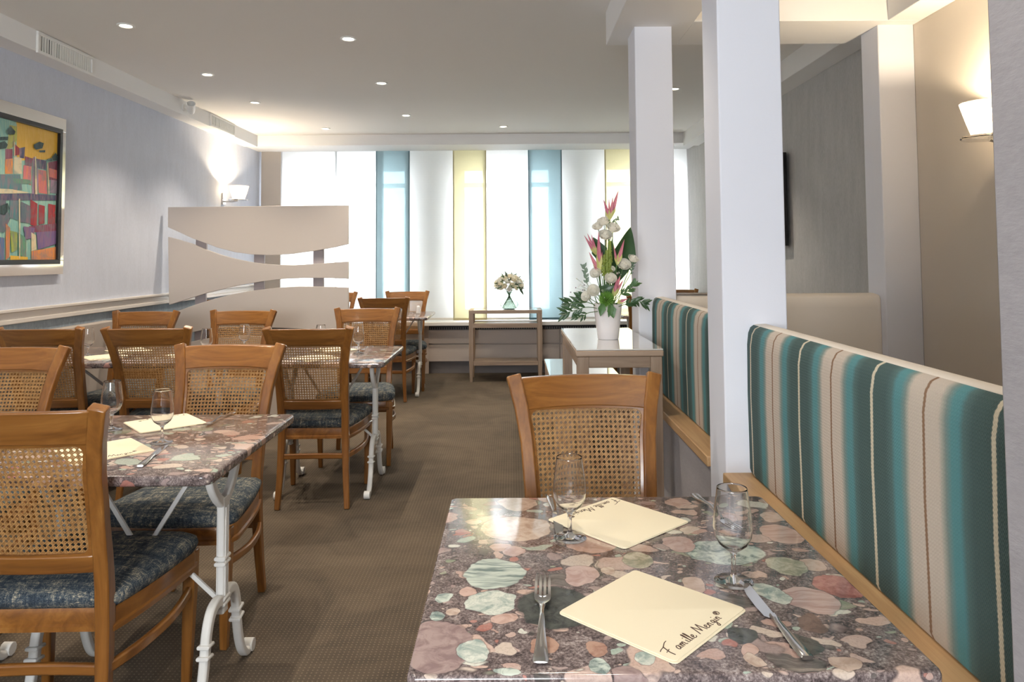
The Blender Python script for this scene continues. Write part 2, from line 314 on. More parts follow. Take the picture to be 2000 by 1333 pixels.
# ------------------------------------------------------------------ mesh builder
class MB:
    def __init__(s): s.v = []; s.f = []; s.m = []; s.mats = []
    def mi(s, m):
        if m is None: return 0
        if m not in s.mats: s.mats.append(m)
        return s.mats.index(m)
    def add(s, vs, fs, m=None):
        o = len(s.v); s.v += [tuple(v) for v in vs]; k = s.mi(m)
        for f in fs: s.f.append(tuple(i + o for i in f)); s.m.append(k)
        return s
    def box(s, x0, x1, y0, y1, z0, z1, m=None):
        vs = [(x, y, z) for z in (z0, z1) for y in (y0, y1) for x in (x0, x1)]
        return s.add(vs, [(0, 2, 3, 1), (4, 5, 7, 6), (0, 1, 5, 4), (2, 6, 7, 3), (0, 4, 6, 2), (1, 3, 7, 5)], m)
    def rings(s, rs, m=None, cap=(True, True), closed=True):
        n = len(rs[0]); vs = [p for r in rs for p in r]; fs = []
        for i in range(len(rs) - 1):
            for j in range(n if closed else n - 1):
                a = i * n + j; b = i * n + (j + 1) % n
                fs.append((a, b, b + n, a + n))
        if cap[0]: fs.append(tuple(reversed(range(n))))
        if cap[1]: fs.append(tuple(range((len(rs) - 1) * n, len(rs) * n)))
        return s.add(vs, fs, m)
    def lathe(s, prof, c=(0, 0, 0), n=32, m=None, cap=(False, False)):
        return s.rings([[(c[0] + r * math.cos(2 * PI * k / n), c[1] + r * math.sin(2 * PI * k / n), c[2] + z) for k in range(n)] for r, z in prof], m, cap)
    def tube(s, pts, r, n=8, m=None, cap=True):
        pts = [Vector(p) for p in pts]; rs = []
        if not isinstance(r, (list, tuple)): r = [r] * len(pts)
        prev = None
        for i, p in enumerate(pts):
            t = (pts[min(i + 1, len(pts) - 1)] - pts[max(i - 1, 0)]).normalized()
            if prev is None: a = t.orthogonal().normalized()
            else: a = (prev - t * prev.dot(t)).normalized()
            prev = a; b = t.cross(a)
            rs.append([tuple(p + a * r[i] * math.cos(2 * PI * k / n) + b * r[i] * math.sin(2 * PI * k / n)) for k in range(n)])
        return s.rings(rs, m, (cap, cap))
    def sweep(s, pts, side, wd, m=None, chamfer=0.0):
        """rectangular bar along pts; wd = (width along tangent x side, depth along side) per point"""
        pts = [Vector(p) for p in pts]; side = Vector(side).normalized(); rs = []
        if not isinstance(wd, list): wd = [wd] * len(pts)
        for i, p in enumerate(pts):
            t = (pts[min(i + 1, len(pts) - 1)] - pts[max(i - 1, 0)]).normalized()
            sd = (side - t * side.dot(t)).normalized(); b = t.cross(sd)
            w, d = wd[i][0] / 2, wd[i][1] / 2
            if chamfer > 0:
                c = min(chamfer, w * 0.6, d * 0.6)
                q = [(w, d - c), (w - c, d), (-w + c, d), (-w, d - c), (-w, -d + c), (-w + c, -d), (w - c, -d), (w, -d + c)]
            else: q = [(w, d), (-w, d), (-w, -d), (w, -d)]
            rs.append([tuple(p + b * x + sd * y) for x, y in q])
        return s.rings(rs, m)
    def prism(s, poly, axis, a, b, m=None):
        """extrude a 2D polygon along an axis (0,1,2) from a to b"""
        def P(u, v, w): return ((w, u, v), (u, w, v), (u, v, w))[axis]
        n = len(poly)
        vs = [P(u, v, a) for u, v in poly] + [P(u, v, b) for u, v in poly]
        fs = [tuple(range(n)), tuple(reversed(range(n, 2 * n)))] + [(i, i + n, (i + 1) % n + n, (i + 1) % n) for i in range(n)]
        return s.add(vs, fs, m)
    def build(s, name, m=None, parent=None, bevel=0, seg=2, smooth=35, fix=True, sub=0):
        me = bpy.data.meshes.new(name); me.from_pydata(s.v, [], s.f)
        for x in (s.mats or []): me.materials.append(x)
        if m is not None and not s.mats: me.materials.append(m)
        if s.mats:
            for p, k in zip(me.polygons, s.m): p.material_index = k
        if fix:
            bm = bmesh.new(); bm.from_mesh(me); bmesh.ops.recalc_face_normals(bm, faces=bm.faces); bm.to_mesh(me); bm.free()
        if smooth:
            me.polygons.foreach_set('use_smooth', [True] * len(me.polygons)); me.set_sharp_from_angle(angle=math.radians(smooth))
        o = bpy.data.objects.new(name, me); COL.objects.link(o)
        if parent is not None: o.parent = parent
        if bevel:
            b = o.modifiers.new('bevel', 'BEVEL'); b.width = bevel; b.segments = seg; b.limit_method = 'ANGLE'; b.angle_limit = math.radians(40)
        if sub:
            b = o.modifiers.new('sub', 'SUBSURF'); b.levels = sub; b.render_levels = sub
        return o
def tag(o, label, cat, group=None, kind=None):
    if label: o['label'] = label
    if cat: o['category'] = cat
    if group: o['group'] = group
    if kind: o['kind'] = kind
    return o
def struct(o, label=None, cat=None):
    o['kind'] = 'structure'
    if label: o['label'] = label
    if cat: o['category'] = cat
    return o
def thing(name, label, cat, loc=(0, 0, 0), rz=0, group=None):
    o = bpy.data.objects.new(name, None); COL.objects.link(o); o.location = loc; o.rotation_euler = (0, 0, rz)
    return tag(o, label, cat, group)
def kids(o): return [c for c in COL.objects if c.parent == o]
def dup(root, label, loc, rz=0, group=None):
    r = root.copy(); COL.objects.link(r); r.location = loc; r.rotation_euler = (0, 0, rz); r['label'] = label
    if group: r['group'] = group
    for ch in kids(root):
        c = ch.copy(); COL.objects.link(c); c.parent = r
        for g in kids(ch):
            d = g.copy(); COL.objects.link(d); d.parent = c
    return r
def lerp(a, b, t): return a + (b - a) * t
def interp(x, tab):
    if x <= tab[0][0]: return tab[0][1]
    for (x0, y0), (x1, y1) in zip(tab, tab[1:]):
        if x <= x1:
            t = (x - x0) / (x1 - x0); t = t * t * (3 - 2 * t) * 0.35 + t * 0.65
            return lerp(y0, y1, t)
    return tab[-1][1]
def catmull(P, n=6):
    P = [Vector(p) for p in P]; out = []
    for i in range(len(P) - 1):
        a, b, c, d = P[max(i - 1, 0)], P[i], P[i + 1], P[min(i + 2, len(P) - 1)]
        for k in range(n):
            t = k / n
            out.append(0.5 * ((2 * b) + (c - a) * t + (2 * a - 5 * b + 4 * c - d) * t * t + (3 * b - a - 3 * c + d) * t ** 3))
    out.append(P[-1]); return out
# ================================================================== THE ROOM
XL, XR, YB, YF = -2.80, 1.96, -2.6, 8.42
CZ, SZL, SZ, BZ = 2.575, 2.455, 2.46, 2.40
struct(MB().box(XL - .2, XR + .2, YB - .2, YF + .3, -0.1, 0.0).build('floor', CARPET), 'brown wall-to-wall carpet with small pale dots', 'carpet')
ce = MB().box(XL - .2, XR + .2, YB - .2, YF + .3, CZ, CZ + .12)
struct(ce.build('ceiling', CEIL), 'flat warm grey ceiling with recessed spotlights', 'ceiling')
struct(MB().box(XL - .2, XL, YB, YF + .3, 0.99, CZ).build('wall_left', W_UP), 'lilac grey papered wall above the chair rail', 'wall')
struct(MB().box(XL - .2, XL, YB, YF + .3, 0, 0.93).build('wall_left_lower', W_LO), 'blue grey papered lower wall below the chair rail', 'wall')
r = MB()
r.box(XL - .2, XL + .022, YB, YF + .05, 0.93, 0.955).box(XL - .2, XL + .014, YB, YF + .05, 0.955, 0.995).box(XL - .2, XL + .030, YB, YF + .05, 0.995, 1.012)
struct(r.build('trim_1', RAIL, bevel=.003), 'cream painted chair rail along the lilac wall', 'chair rail')
struct(MB().box(XL, XL + .012, YB, YF, 0, 0.09).build('baseboard_left', RAIL), 'painted skirting at the foot of the lilac wall', 'skirting')
struct(MB().box(XR, XR + .2, YB, 3.49, 0, CZ).build('wall_right', W_BG), 'warm beige wall lit by the sconce', 'wall')
struct(MB().box(XR, XR + .2, 3.49, YF + .3, 0, CZ).build('wall_right_far', W_R), 'grey textured papered wall carrying the television', 'wall')
struct(MB().box(0.600, XR, YB, 0.903, 0, CZ).build('wall_right_near', W_NR, bevel=.004), 'greige ribbed wall end beside the striped backrest', 'wall')
w = MB()   # wall behind the camera, with a window opening
w.box(XL, 0.6, YB - .2, YB, 0, 1.0).box(XL, 0.6, YB - .2, YB, 2.2, CZ).box(XL, -1.5, YB - .2, YB, 1.0, 2.2).box(-0.1, 0.6, YB - .2, YB, 1.0, 2.2)
struct(w.build('wall_rear', W_BK), 'white wall behind the viewpoint', 'wall')
# window wall with three openings
WN = ((-2.56, -1.20), (-0.60, 0.48), (1.04, 1.93)); WZ0, WZ1 = 0.63, 2.345
w = MB(); xs = [XL] + [x for ab in WN for x in ab] + [XR]
for i in range(0, len(xs), 2): w.box(xs[i], xs[i + 1], YF, YF + .3, WZ0, WZ1)
w.box(XL, XR, YF, YF + .3, 0, WZ0).box(XL, XR, YF, YF + .3, WZ1, CZ)
struct(w.build('wall_back', W_BK), 'white wall around the street windows', 'wall')
for i, (a, b) in enumerate(WN):
    f = MB(); y0, y1 = YF + .03, YF + .09
    f.box(a, b, y0, y1, WZ0, WZ0 + .05).box(a, b, y0, y1, WZ1 - .05, WZ1).box(a, a + .05, y0, y1, WZ0, WZ1).box(b - .05, b, y0, y1, WZ0, WZ1)
    if b - a > .9:
        c = (a + b) / 2 if i else -1.94
        f.box(c - .04, c + .04, y0, y1, WZ0, WZ1)
    f.box(a, b, y0, y1, 2.10, 2.15)
    fo = struct(f.build('window_%d' % (i + 1), WHT, bevel=.004), ['white framed street window beside the lilac wall', 'white framed street window behind the trolley and small bouquet', 'white framed street window beyond the pillars'][i], 'window')
    p = MB().box(a + .02, b - .02, y0 + .028, y0 + .034, WZ0 + .02, WZ1 - .02).build('pane', PANE, fo)
# sill and convector cover under the windows
s = MB().box(XL + .02, XR, 7.99, YF, .535, .575)
struct(s.build('windowsill', SILL, bevel=.004), 'pale windowsill running above the radiator covers', 'windowsill')
rc = thing('radiator_cover', 'long taupe panelled radiator cover under the windows', 'radiator cover', (0, 8.1, 0))
rc['kind'] = 'structure'
a = -1.02; q = [-2.78, a, .52, XR - .02]
b = MB()
for x0, x1 in zip(q, q[1:]):
    b.box(x0 + .003, x1 - .003, 0, .03, .330, .480).box(x0 + .003, x1 - .003, 0, .03, .135, .318)
b.box(-2.78, XR - .02, .03, .05, .135, .535).box(-2.78, a + .09, -0.002, .03, .135, .535)
b.box(a, a + .09, -.002, .02, 0, .135)
b.build('panel', RAD, rc, bevel=.002)
g = MB()
g.box(a + .09, XR - .02, .012, .03, .483, .533)
g.build('grille_slot', BLACK, rc)
gr = MB(); k = a + .1
while k < XR - .05:
    gr.box(k, k + .010, .002, .012, .484, .508); k += .026
gr.build('grille', PLIN, rc)
MB().box(-2.78, XR - .02, .035, .06, 0, .135).build('plinth', PLIN, rc)
# ceiling soffits
s = MB().box(XL, -2.66, YB, 7.57, SZL, CZ + .01)
sl = struct(s.build('trim_2', SOFF, bevel=.003), 'white boxed soffit along the lilac wall', 'soffit')
struct(MB().box(XL, XR, 7.57, 8.0, SZL + .01, CZ + .01).build('trim_3', SOFF, bevel=.003), 'white boxed soffit above the window blinds', 'soffit')
struct(MB().box(1.80, XR, 3.80, 7.57, SZL - .02, CZ + .01).build('trim_4', SOFF, bevel=.003), 'white boxed soffit above the grey papered wall', 'soffit')
struct(MB().box(0.505, 0.875, 0.903, 3.80, BZ, CZ + .01).build('beam', SOFF, bevel=.003), 'dropped white beam above the row of pillars', 'beam')
struct(MB().box(0.875, 1.96, 3.42, 3.80, BZ, CZ + .01).build('beam_crosswise', SOFF, bevel=.003), 'dropped white beam crossing to the beige wall', 'beam')
struct(MB().box(1.80, XR, 0.903, 3.42, BZ, CZ + .01).build('beam_along_beige_wall', SOFF, bevel=.003), 'dropped white soffit over the sconce wall', 'beam')
# pillars
struct(MB().box(0.600, 0.784, 2.085, 2.250, 0, BZ if False else CZ).build('pillar', PIL, bevel=.004), 'large white square pillar between the two striped backrests', 'pillar')
struct(MB().box(0.602, 0.784, 3.490, 3.690, 0, BZ + .005).build('pillar', PIL, bevel=.004), 'white square pillar beside the console with the flowers', 'pillar')
struct(MB().box(1.785, XR, 3.49, 3.66, 0, BZ + .005).build('pillar', PIL, bevel=.004), 'white square pillar standing against the beige wall', 'pillar')
# low partition walls with oak ledges, upholstered backrests on top
for i, (y0, y1) in enumerate(((0.903, 2.085), (2.25, 3.49))):
    struct(MB().box(0.615, 0.745, y0, y1, 0, .64).build('partition', W_NR), ['greige low wall under the near striped backrest', 'greige low wall under the striped backrest between pillars'][i], 'partition')
    lg = MB().box(0.590, 0.748, y0 + .001, y1 - .001, .64, .672)
    struct(lg.build('ledge', LEDGE, bevel=.003), ['light oak ledge below the near striped backrest', 'light oak ledge below the striped backrest between pillars'][i], 'ledge')
    t = thing('bench_backrest', ['long teal and beige striped backrest with cream top, nearest the laid foreground table', 'shorter teal and beige striped backrest with cream top between the two pillars'][i], 'bench back', (0.70, y0, .672), 0, 'striped bench backrests')
    L = y1 - y0 - .004
    prof = [(-.036, .003), (-.040, .012), (-.041, .10), (-.043, .22), (-.041, .36), (-.036, .392), (-.027, .408), (-.014, .4145), (-.014, .003)]
    o = MB(); n = 24; rs = []
    for k in range(n + 1):
        y = .002 + L * k / n; e = min(1, min(y, L - y) / .02 + .62); e = e ** .5
        rs.append([(-.014 + (x + .014) * e, y, min(z, .003 + (z) * (0.985 + .015 * e))) for x, z in prof])
    ph = o.rings(rs).build('striped_panel', (STR1, STR2)[i], t, smooth=60)
    c = MB(); rs = []
    prof = [(-.0135, .002), (-.0135, .413), (-.008, .4165), (.02, .4175), (.036, .411), (.044, .398), (.045, .38), (.045, .002)]
    for k in range(n + 1):
        y = .001 + (L + .002) * k / n
        rs.append([(x, y, z) for x, z in prof])
    c.rings(rs).build('cream_back', CREAM, t, smooth=60)
# cross partition in the booth area
t = thing('booth_backrest', 'plain cream padded backrest standing across between the white pillars', 'bench back', (0.784, 3.50, 0))
c = MB(); rs = []
for k, x in enumerate((0, .006, .02, .98, 1.0 - .02, 1.0 - .006, 1.0)):
    e = .006 if k in (0, 6) else (.002 if k in (1, 5) else 0)
    rs.append([(x * 1.0, y, z) for y, z in ((.03 + e, .0), (.03 + e, 1.03), (.033 + e, 1.075 - e), (.045 + e, 1.09 - e), (.09, 1.096 - e), (.135 - e, 1.09 - e), (.147 - e, 1.075 - e), (.15 - e, 1.03), (.15 - e, 0))])
c.rings(rs).build('padded_back', CREAM_L if 'CREAM_L' in globals() else CREAM, t, smooth=50)
MB().box(.0, .40, .04, .14, 1.0965, 1.100).build('top_strip', mat('dark_top_strip', (.30, .24, .20), .5), t)

# vents and the little speaker on the soffit
def vent(y0, y1, z0, z1, label):
    v = thing('air_vent', label, 'vent', (-2.66, y0, z0), 0, 'air vents on the soffit'); L = y1 - y0; H = z1 - z0
    f = MB(); d = .014; b = .018
    f.box(0, d, 0, L, 0, b).box(0, d, 0, L, H - b, H).box(0, d, 0, b, b, H - b).box(0, d, L - b, L, b, H - b)
    f.build('frame', WHT, v, bevel=.002)
    MB().box(.0005, .002, b, L - b, b, H - b).build('backing', BLK, v)
    s = MB(); n = 22
    for k in range(n):
        y = b + (L - 2 * b) * (k + .5) / n; q = .0050 if k in (1, 3, 4, 7) else .0088
        s.box(.003, .007, y - q, y + q, b, H - b)
    s.build('slats', WHT, v, smooth=0)
vent(4.02, 4.56, SZL - .008, CZ - .004, 'white slatted air vent on the soffit above the painting')
vent(6.36, 6.92, SZL + .004, CZ - .004, 'white slatted air vent on the soffit towards the windows')
sp = thing('wall_spotlight', 'small white swivel spotlight on the soffit between the vents', 'spotlight', (-2.66, 5.85, 2.515))
MB().lathe([(0, 0), (.03, 0), (.03, .012), (0, .012)], n=20).build('base', WHT, sp).rotation_euler = (0, PI / 2, 0)
hd = MB().lathe([(0, -.05), (.022, -.05), (.030, -.02), (.034, .05), (.030, .05), (.026, -.01), (0, -.01)], n=20).build('lamp_head', WHT, sp)
hd.location = (.055, .02, .0); hd.rotation_euler = (0.9, 0.5, 0)
MB().tube([(.008, 0, 0), (.04, .012, 0)], .008).build('arm', WHT, sp)

# recessed spots: fixture and its own lamp
def spot(x, y, label, power=1.0, z=CZ, shown=True):
    t = thing('ceiling_spotlight', label, 'ceiling light', (x, y, z), 0, 'recessed ceiling spotlights')
    MB().lathe([(.030, 0), (.046, 0), (.047, -.003), (.044, -.006), (.034, -.006), (.030, -.002)], n=28).build('trim_ring', WHT, t)
    MB().lathe([(0.0005, -.0015), (.031, -.0015), (.031, .0), (.0005, .0)], n=24, cap=(True, True)).build('lamp', LAMP, t)
    l = bpy.data.lights.new('spot_beam', 'SPOT'); l.energy = SPOT_W * power; l.color = (1.0, 0.88, 0.72)
    l.spot_size = math.radians(102); l.spot_blend = 0.7; l.shadow_soft_size = 0.018
    o = bpy.data.objects.new('spot_beam', l); COL.objects.link(o); o.parent = t; o.location = (0, 0, -.012)
desc = ['ceiling spotlight above the aisle, largest of those in view', 'ceiling spotlight in the aisle row, second from the largest', 'ceiling spotlight in the aisle row over the folding tables by the screen', 'ceiling spotlight by the lilac wall row above the painting end',
        'ceiling spotlight by the lilac wall row above the wooden screen', 'small ceiling spotlight close to the window soffit beside the lilac wall', 'small ceiling spotlight close to the window soffit above the trolley', 'ceiling spotlight seen between the two white pillars']
for (x, y), d, p in zip([(-0.955, 4.217), (-0.956, 5.311), (-0.953, 6.533), (-2.12, 5.023), (-2.115, 5.949), (-1.847, 7.18), (-0.079, 7.136), (1.26, 5.558)], desc, (1.1, 1, 1, 1, 1, 1, .9, 1)): spot(x, y, d, p)
for x, y, p, d in ((-.955, 3.1, 1.2, 'over the gap between the two aisle folding tables'), (-.955, 2.0, .8, 'over the front folding table with two glasses'), (-2.12, 3.95, .8, 'over the middle four-seat table'), (-2.12, 2.9, 1, 'over the front four-seat table'), (-.955, 0.7, .5, 'over the closest chair back'), (0.20, 0.75, .55, 'over the laid foreground table'), (0.10, 2.55, .5, 'over the chair by the oak console')):
    spot(x, y, 'recessed ceiling spotlight ' + d, p)

# wall sconces
SHADE = bpy.data.materials.new('prismatic_shade'); SHADE.use_nodes = True
def shade_mat():
    g = N(SHADE); t = SHADE.node_tree; t.nodes.remove(g.b); out = t.nodes['Material Output']
    tr = g.n('ShaderNodeBsdfTransparent'); tr.inputs[0].default_value = (.95, .93, .9, 1)
    tl = g.n('ShaderNodeBsdfTranslucent'); tl.inputs[0].default_value = (.34, .32, .30, 1)
    df = g.n('ShaderNodeBsdfDiffuse'); df.inputs[0].default_value = (.50, .49, .47, 1)
    a = g.n('ShaderNodeMixShader'); a.inputs[0].default_value = .5; g.l(tl.outputs[0], a.inputs[1]); g.l(df.outputs[0], a.inputs[2])
    s_ = g.sep(g.coord('UV')); s2 = g.sep(g.coord('Object'))
    gx = g.math('SINE', g.math('MULTIPLY', g.math('ARCTAN2', s2[1], s2[0]), 54)); gz = g.math('SINE', g.math('MULTIPLY', s2[2], 2 * PI / .0075))
    ln = g.ramp(g.math('MAXIMUM', gx, gz), [(.5, .42), (.85, .12)])
    b = g.n('ShaderNodeMixShader'); g.l(ln, b.inputs[0]); g.l(a.outputs[0], b.inputs[1]); g.l(tr.outputs[0], b.inputs[2])
    g.l(b.outputs[0], out.inputs[0])
shade_mat()
def sconce(x, y, z, dx, label, power, r0=.056, r1=.094, h=.125, PJ=.155):
    t = thing('wall_sconce', label, 'wall lamp', (x, y, z), 0, 'wall sconces')
    MB().box(0, dx * .018, -.035, .035, -.05, .06).build('wall_plate', STEEL, t, bevel=.003)
    MB().tube([(dx * .01, 0, -.02), (dx * .10, 0, -.022), (dx * (PJ - .005), 0, -.015)], .007).build('arm', STEEL, t)
    d = MB().lathe([(0.001, -.012), (.090, -.012), (.094, -.008), (.092, -.002), (.001, -.002)], n=36).build('glass_dish', GLASS, t); d.location = (dx * PJ, 0, 0)
    s = MB().lathe([(r0, 0), (lerp(r0, r1, .4), h * .38), (r1, h), (r1 - .003, h), (lerp(r0, r1, .4) - .003, h * .38), (r0 - .003, 0)], n=48).build('lamp_shade', SHADE, t); s.location = (dx * PJ, 0, .004)
    b = MB().lathe([(.001, 0), (.009, .003), (.011, .02), (.009, .045), (.001, .05)], n=14).build('bulb', BULB, s); b.location = (0, 0, .026)
    l = bpy.data.lights.new('sconce_glow', 'POINT'); l.energy = power; l.color = (1, .80, .55); l.shadow_soft_size = .012
    o = bpy.data.objects.new('sconce_glow', l); COL.objects.link(o); o.parent = t; o.location = (dx * PJ, 0, .085)
sconce(XL, 7.02, 1.86, 1, 'glass wall sconce glowing on the lilac wall behind the screen', 30)
sconce(XR, 2.78, 1.738, -1, 'prismatic glass wall sconce glowing on the warm beige wall', 34, PJ=.125)

# window panel blinds
t_w, h0 = .0016, .60
def blind(x0, x1, m, hem, y, label, group, z0=.592, edge=None):
    t = thing('panel_blind', label, 'blind', (x0, y, 0), 0, group); L = x1 - x0
    MB().box(0, L, 0, t_w, z0 + .022, SZL + .03).build('cloth', m, t, smooth=0)
    MB().box(-.001, L + .001, -.003, .005, z0, z0 + .024).build('hem_bar', hem, t, smooth=0)
    if edge:
        MB().box(-.001, .010, -.0008, t_w + .0008, z0 + .022, SZL + .03).box(L - .010, L + .001, -.0008, t_w + .0008, z0 + .022, SZL + .03).build('edge_band', edge, t, smooth=0)
for a, b, d in ((-2.56, -1.95, 'white sheer panel blind behind the sconce'), (-1.97, -1.43, 'white sheer panel blind beside the first blue one'), (-1.19, -.62, 'white sheer panel blind between the first blue and yellow ones'), (-.32, .22, 'white sheer panel blind behind the small bouquet'),
                (.52, 1.06, 'white sheer panel blind behind the tall flower arrangement'), (1.37, 1.725, 'white sheer panel blind seen between the pillars'), (1.73, 1.955, 'narrow white sheer panel blind at the grey wall')):
    blind(a, b, SH_W, HEM_W, 8.075, d, 'white sheer panel blinds')
blind(-2.785, -2.566, SH_BE, HEM_W, 8.05, 'narrow beige panel blind in the corner by the lilac wall', 'coloured panel blinds')
blind(-1.505, -1.132, SH_B, HEM_B, 8.03, 'blue grey sheer panel blind beside the wooden screen', 'coloured panel blinds', edge=HEM_B)
blind(-.651, -.283, SH_Y, HEM_Y, 8.03, 'pale yellow sheer panel blind partly behind the trolley', 'coloured panel blinds', edge=HEM_Y)
blind(.183, .556, SH_B, HEM_B, 8.03, 'blue grey sheer panel blind between bouquet and flower arrangement', 'coloured panel blinds', edge=HEM_B)
blind(1.032, 1.403, SH_Y, HEM_Y, 8.03, 'pale yellow sheer panel blind beside the console pillar', 'coloured panel blinds', edge=HEM_Y)

# painting
ART = [('gold', [(4.029, 2.226), (4.463, 2.325), (4.479, 1.9), (4.043, 1.842)]), ('teal', [(3.689, 2.194), (3.968, 2.261), (4.035, 2.046), (4.026, 1.987), (3.957, 1.943), (3.703, 1.827)]), ('lime', [(3.977, 2.031), (4.038, 2.034), (4.039, 1.956), (4.005, 1.91), (3.959, 1.887)]), ('wine', [(3.947, 1.893), (4.005, 1.902), (4.007, 1.845), (3.949, 1.837)]), ('orange', [(3.947, 1.837), (4.012, 1.85), (4.012, 1.764), (3.95, 1.757)]), ('red', [(4.022, 1.933), (4.062, 1.914), (4.06, 1.877), (4.016, 1.863)]), ('cream', [(4.018, 1.859), (4.081, 1.867), (4.088, 1.773), (4.019, 1.765)]), ('darkblue', [(4.058, 1.914), (4.107, 1.929), (4.103, 1.862), (4.064, 1.861)]), ('wine', [(4.109, 1.876), (4.172, 1.872), (4.169, 1.825), (4.11, 1.826)]), ('coral', [(4.098, 1.824), (4.167, 1.824), (4.165, 1.714), (4.095, 1.741)]), ('lilac', [(4.175, 1.876), (4.203, 1.889), (4.235, 1.79), (4.224, 1.669), (4.175, 1.665)]), ('darkblue', [(4.203, 1.876), (4.296, 1.875), (4.295, 1.819), (4.218, 1.822)]), ('coral', [(4.225, 1.815), (4.298, 1.815), (4.314, 1.677), (4.234, 1.678)]), ('wine', [(4.317, 1.869), (4.424, 1.892), (4.428, 1.767), (4.311, 1.764)]), ('coral', [(4.325, 1.835), (4.423, 1.829), (4.425, 1.776), (4.327, 1.783)]), ('lilac', [(4.341, 1.767), (4.428, 1.767), (4.428, 1.687), (4.337, 1.688)]), ('teal2', [(3.707, 1.729), (4.07, 1.767), (4.091, 1.682), (3.99, 1.665), (3.709, 1.662)]), ('green', [(4.011, 1.74), (4.157, 1.747), (4.164, 1.723), (4.024, 1.713)]), ('cream', [(3.709, 1.662), (4.002, 1.678), (4.16, 1.672), (3.991, 1.653), (3.71, 1.632)]), ('darkblue', [(3.711, 1.625), (4.16, 1.668), (4.428, 1.678), (4.43, 1.647), (3.712, 1.595)]), ('teal2', [(3.992, 1.617), (4.063, 1.618), (4.065, 1.508), (3.99, 1.52)]), ('slate', [(3.712, 1.602), (3.958, 1.614), (3.996, 1.512), (3.953, 1.438), (3.718, 1.438)]), ('slate', [(4.081, 1.616), (4.162, 1.596), (4.166, 1.496), (4.079, 1.5)]), ('red', [(4.161, 1.634), (4.223, 1.614), (4.224, 1.482), (4.166, 1.488)]), ('red', [(4.237, 1.61), (4.29, 1.605), (4.293, 1.502), (4.237, 1.491)]), ('red', [(4.322, 1.621), (4.391, 1.617), (4.392, 1.502), (4.323, 1.499)]), ('wine', [(4.154, 1.479), (4.42, 1.508), (4.419, 1.454), (4.155, 1.445)]), ('orange', [(3.962, 1.487), (3.998, 1.464), (3.998, 1.304), (3.97, 1.288)]), ('limey', [(3.998, 1.448), (4.057, 1.442), (4.059, 1.344), (4.014, 1.328)]), ('green', [(4.063, 1.442), (4.132, 1.411), (4.136, 1.295), (4.068, 1.32)]), ('violet', [(4.105, 1.477), (4.205, 1.472), (4.195, 1.413), (4.126, 1.403)]), ('cream', [(4.174, 1.446), (4.213, 1.43), (4.223, 1.346), (4.178, 1.337)]), ('violet', [(4.219, 1.447), (4.408, 1.463), (4.403, 1.383), (4.236, 1.346)]), ('orange', [(4.178, 1.337), (4.425, 1.366), (4.423, 1.281), (4.18, 1.283)]), ('blue', [(3.718, 1.43), (3.954, 1.407), (3.956, 1.288), (3.723, 1.289)]), ('gold', [(4.003, 1.312), (4.148, 1.303), (4.149, 1.279), (4.005, 1.275)]), ('cream', [(4.06, 1.63), (4.072, 1.631), (4.084, 1.295), (4.075, 1.295)]), ('cream', [(4.009, 1.943), (4.018, 1.945), (4.021, 1.863), (4.014, 1.862)]), ('cream', [(4.188, 1.886), (4.198, 1.888), (4.217, 1.668), (4.198, 1.667)]), ('cream', [(4.299, 1.863), (4.31, 1.864), (4.33, 1.678), (4.317, 1.677)]), ('dark', [(3.949, 1.994), (3.977, 2.026), (4.019, 2.002), (4.011, 1.984), (3.956, 1.975)]), ('dark', [(4.175, 1.953), (4.226, 1.978), (4.266, 1.975), (4.253, 1.943), (4.195, 1.926), (4.176, 1.936)]), ('dark', [(4.221, 1.925), (4.28, 1.936), (4.278, 1.923), (4.228, 1.916)]), ('dark', [(4.343, 1.904), (4.377, 1.935), (4.417, 1.905), (4.399, 1.891), (4.351, 1.884)]), ('dark', [(4.296, 1.884), (4.343, 1.899), (4.348, 1.882), (4.303, 1.874)]), ('dark', [(3.845, 1.941), (3.962, 1.964), (3.959, 1.943), (3.846, 1.925)]), ('dark', [(3.847, 1.902), (3.934, 1.935), (3.96, 1.919), (3.947, 1.897), (3.848, 1.871)]), ('dark', [(3.859, 1.56), (3.97, 1.599), (3.988, 1.568), (3.949, 1.534), (3.86, 1.536)])]
AC = {'gold': (.72, .42, .03), 'teal': (.22, .46, .42), 'lime': (.45, .50, .08), 'wine': (.20, .03, .07), 'orange': (.75, .27, .04), 'red': (.42, .03, .03), 'cream': (.66, .60, .42), 'darkblue': (.03, .05, .12), 'coral': (.72, .22, .12), 'lilac': (.42, .30, .42),
      'teal2': (.07, .22, .24), 'green': (.10, .32, .18), 'slate': (.10, .14, .18), 'limey': (.36, .46, .05), 'violet': (.16, .10, .26), 'blue': (.06, .17, .34), 'dark': (.012, .03, .03)}
t = thing('framed_painting', 'colourful abstract townscape painting in black and silver frame on the lilac wall', 'painting', (XL, 3.9, 1.66))
def ring(y0, y1, z0, z1, w, x0, x1, nm, m, bev=.002):
    f = MB().box(x0, x1, y0, y1, z0, z0 + w).box(x0, x1, y0, y1, z1 - w, z1).box(x0, x1, y0, y0 + w, z0 + w, z1 - w).box(x0, x1, y1 - w, y1, z0 + w, z1 - w)
    return f.build(nm, m, t, bevel=bev)
PY0, PY1, PZ0, PZ1 = -.72, .545, -.405, .400
ring(PY0, .593, -.462, .500, .085, .0, .030, 'silver_frame', MIRR)
ring(PY0 + .07, .528, -.400, .425, .028, .030, .052, 'black_frame', BLK)
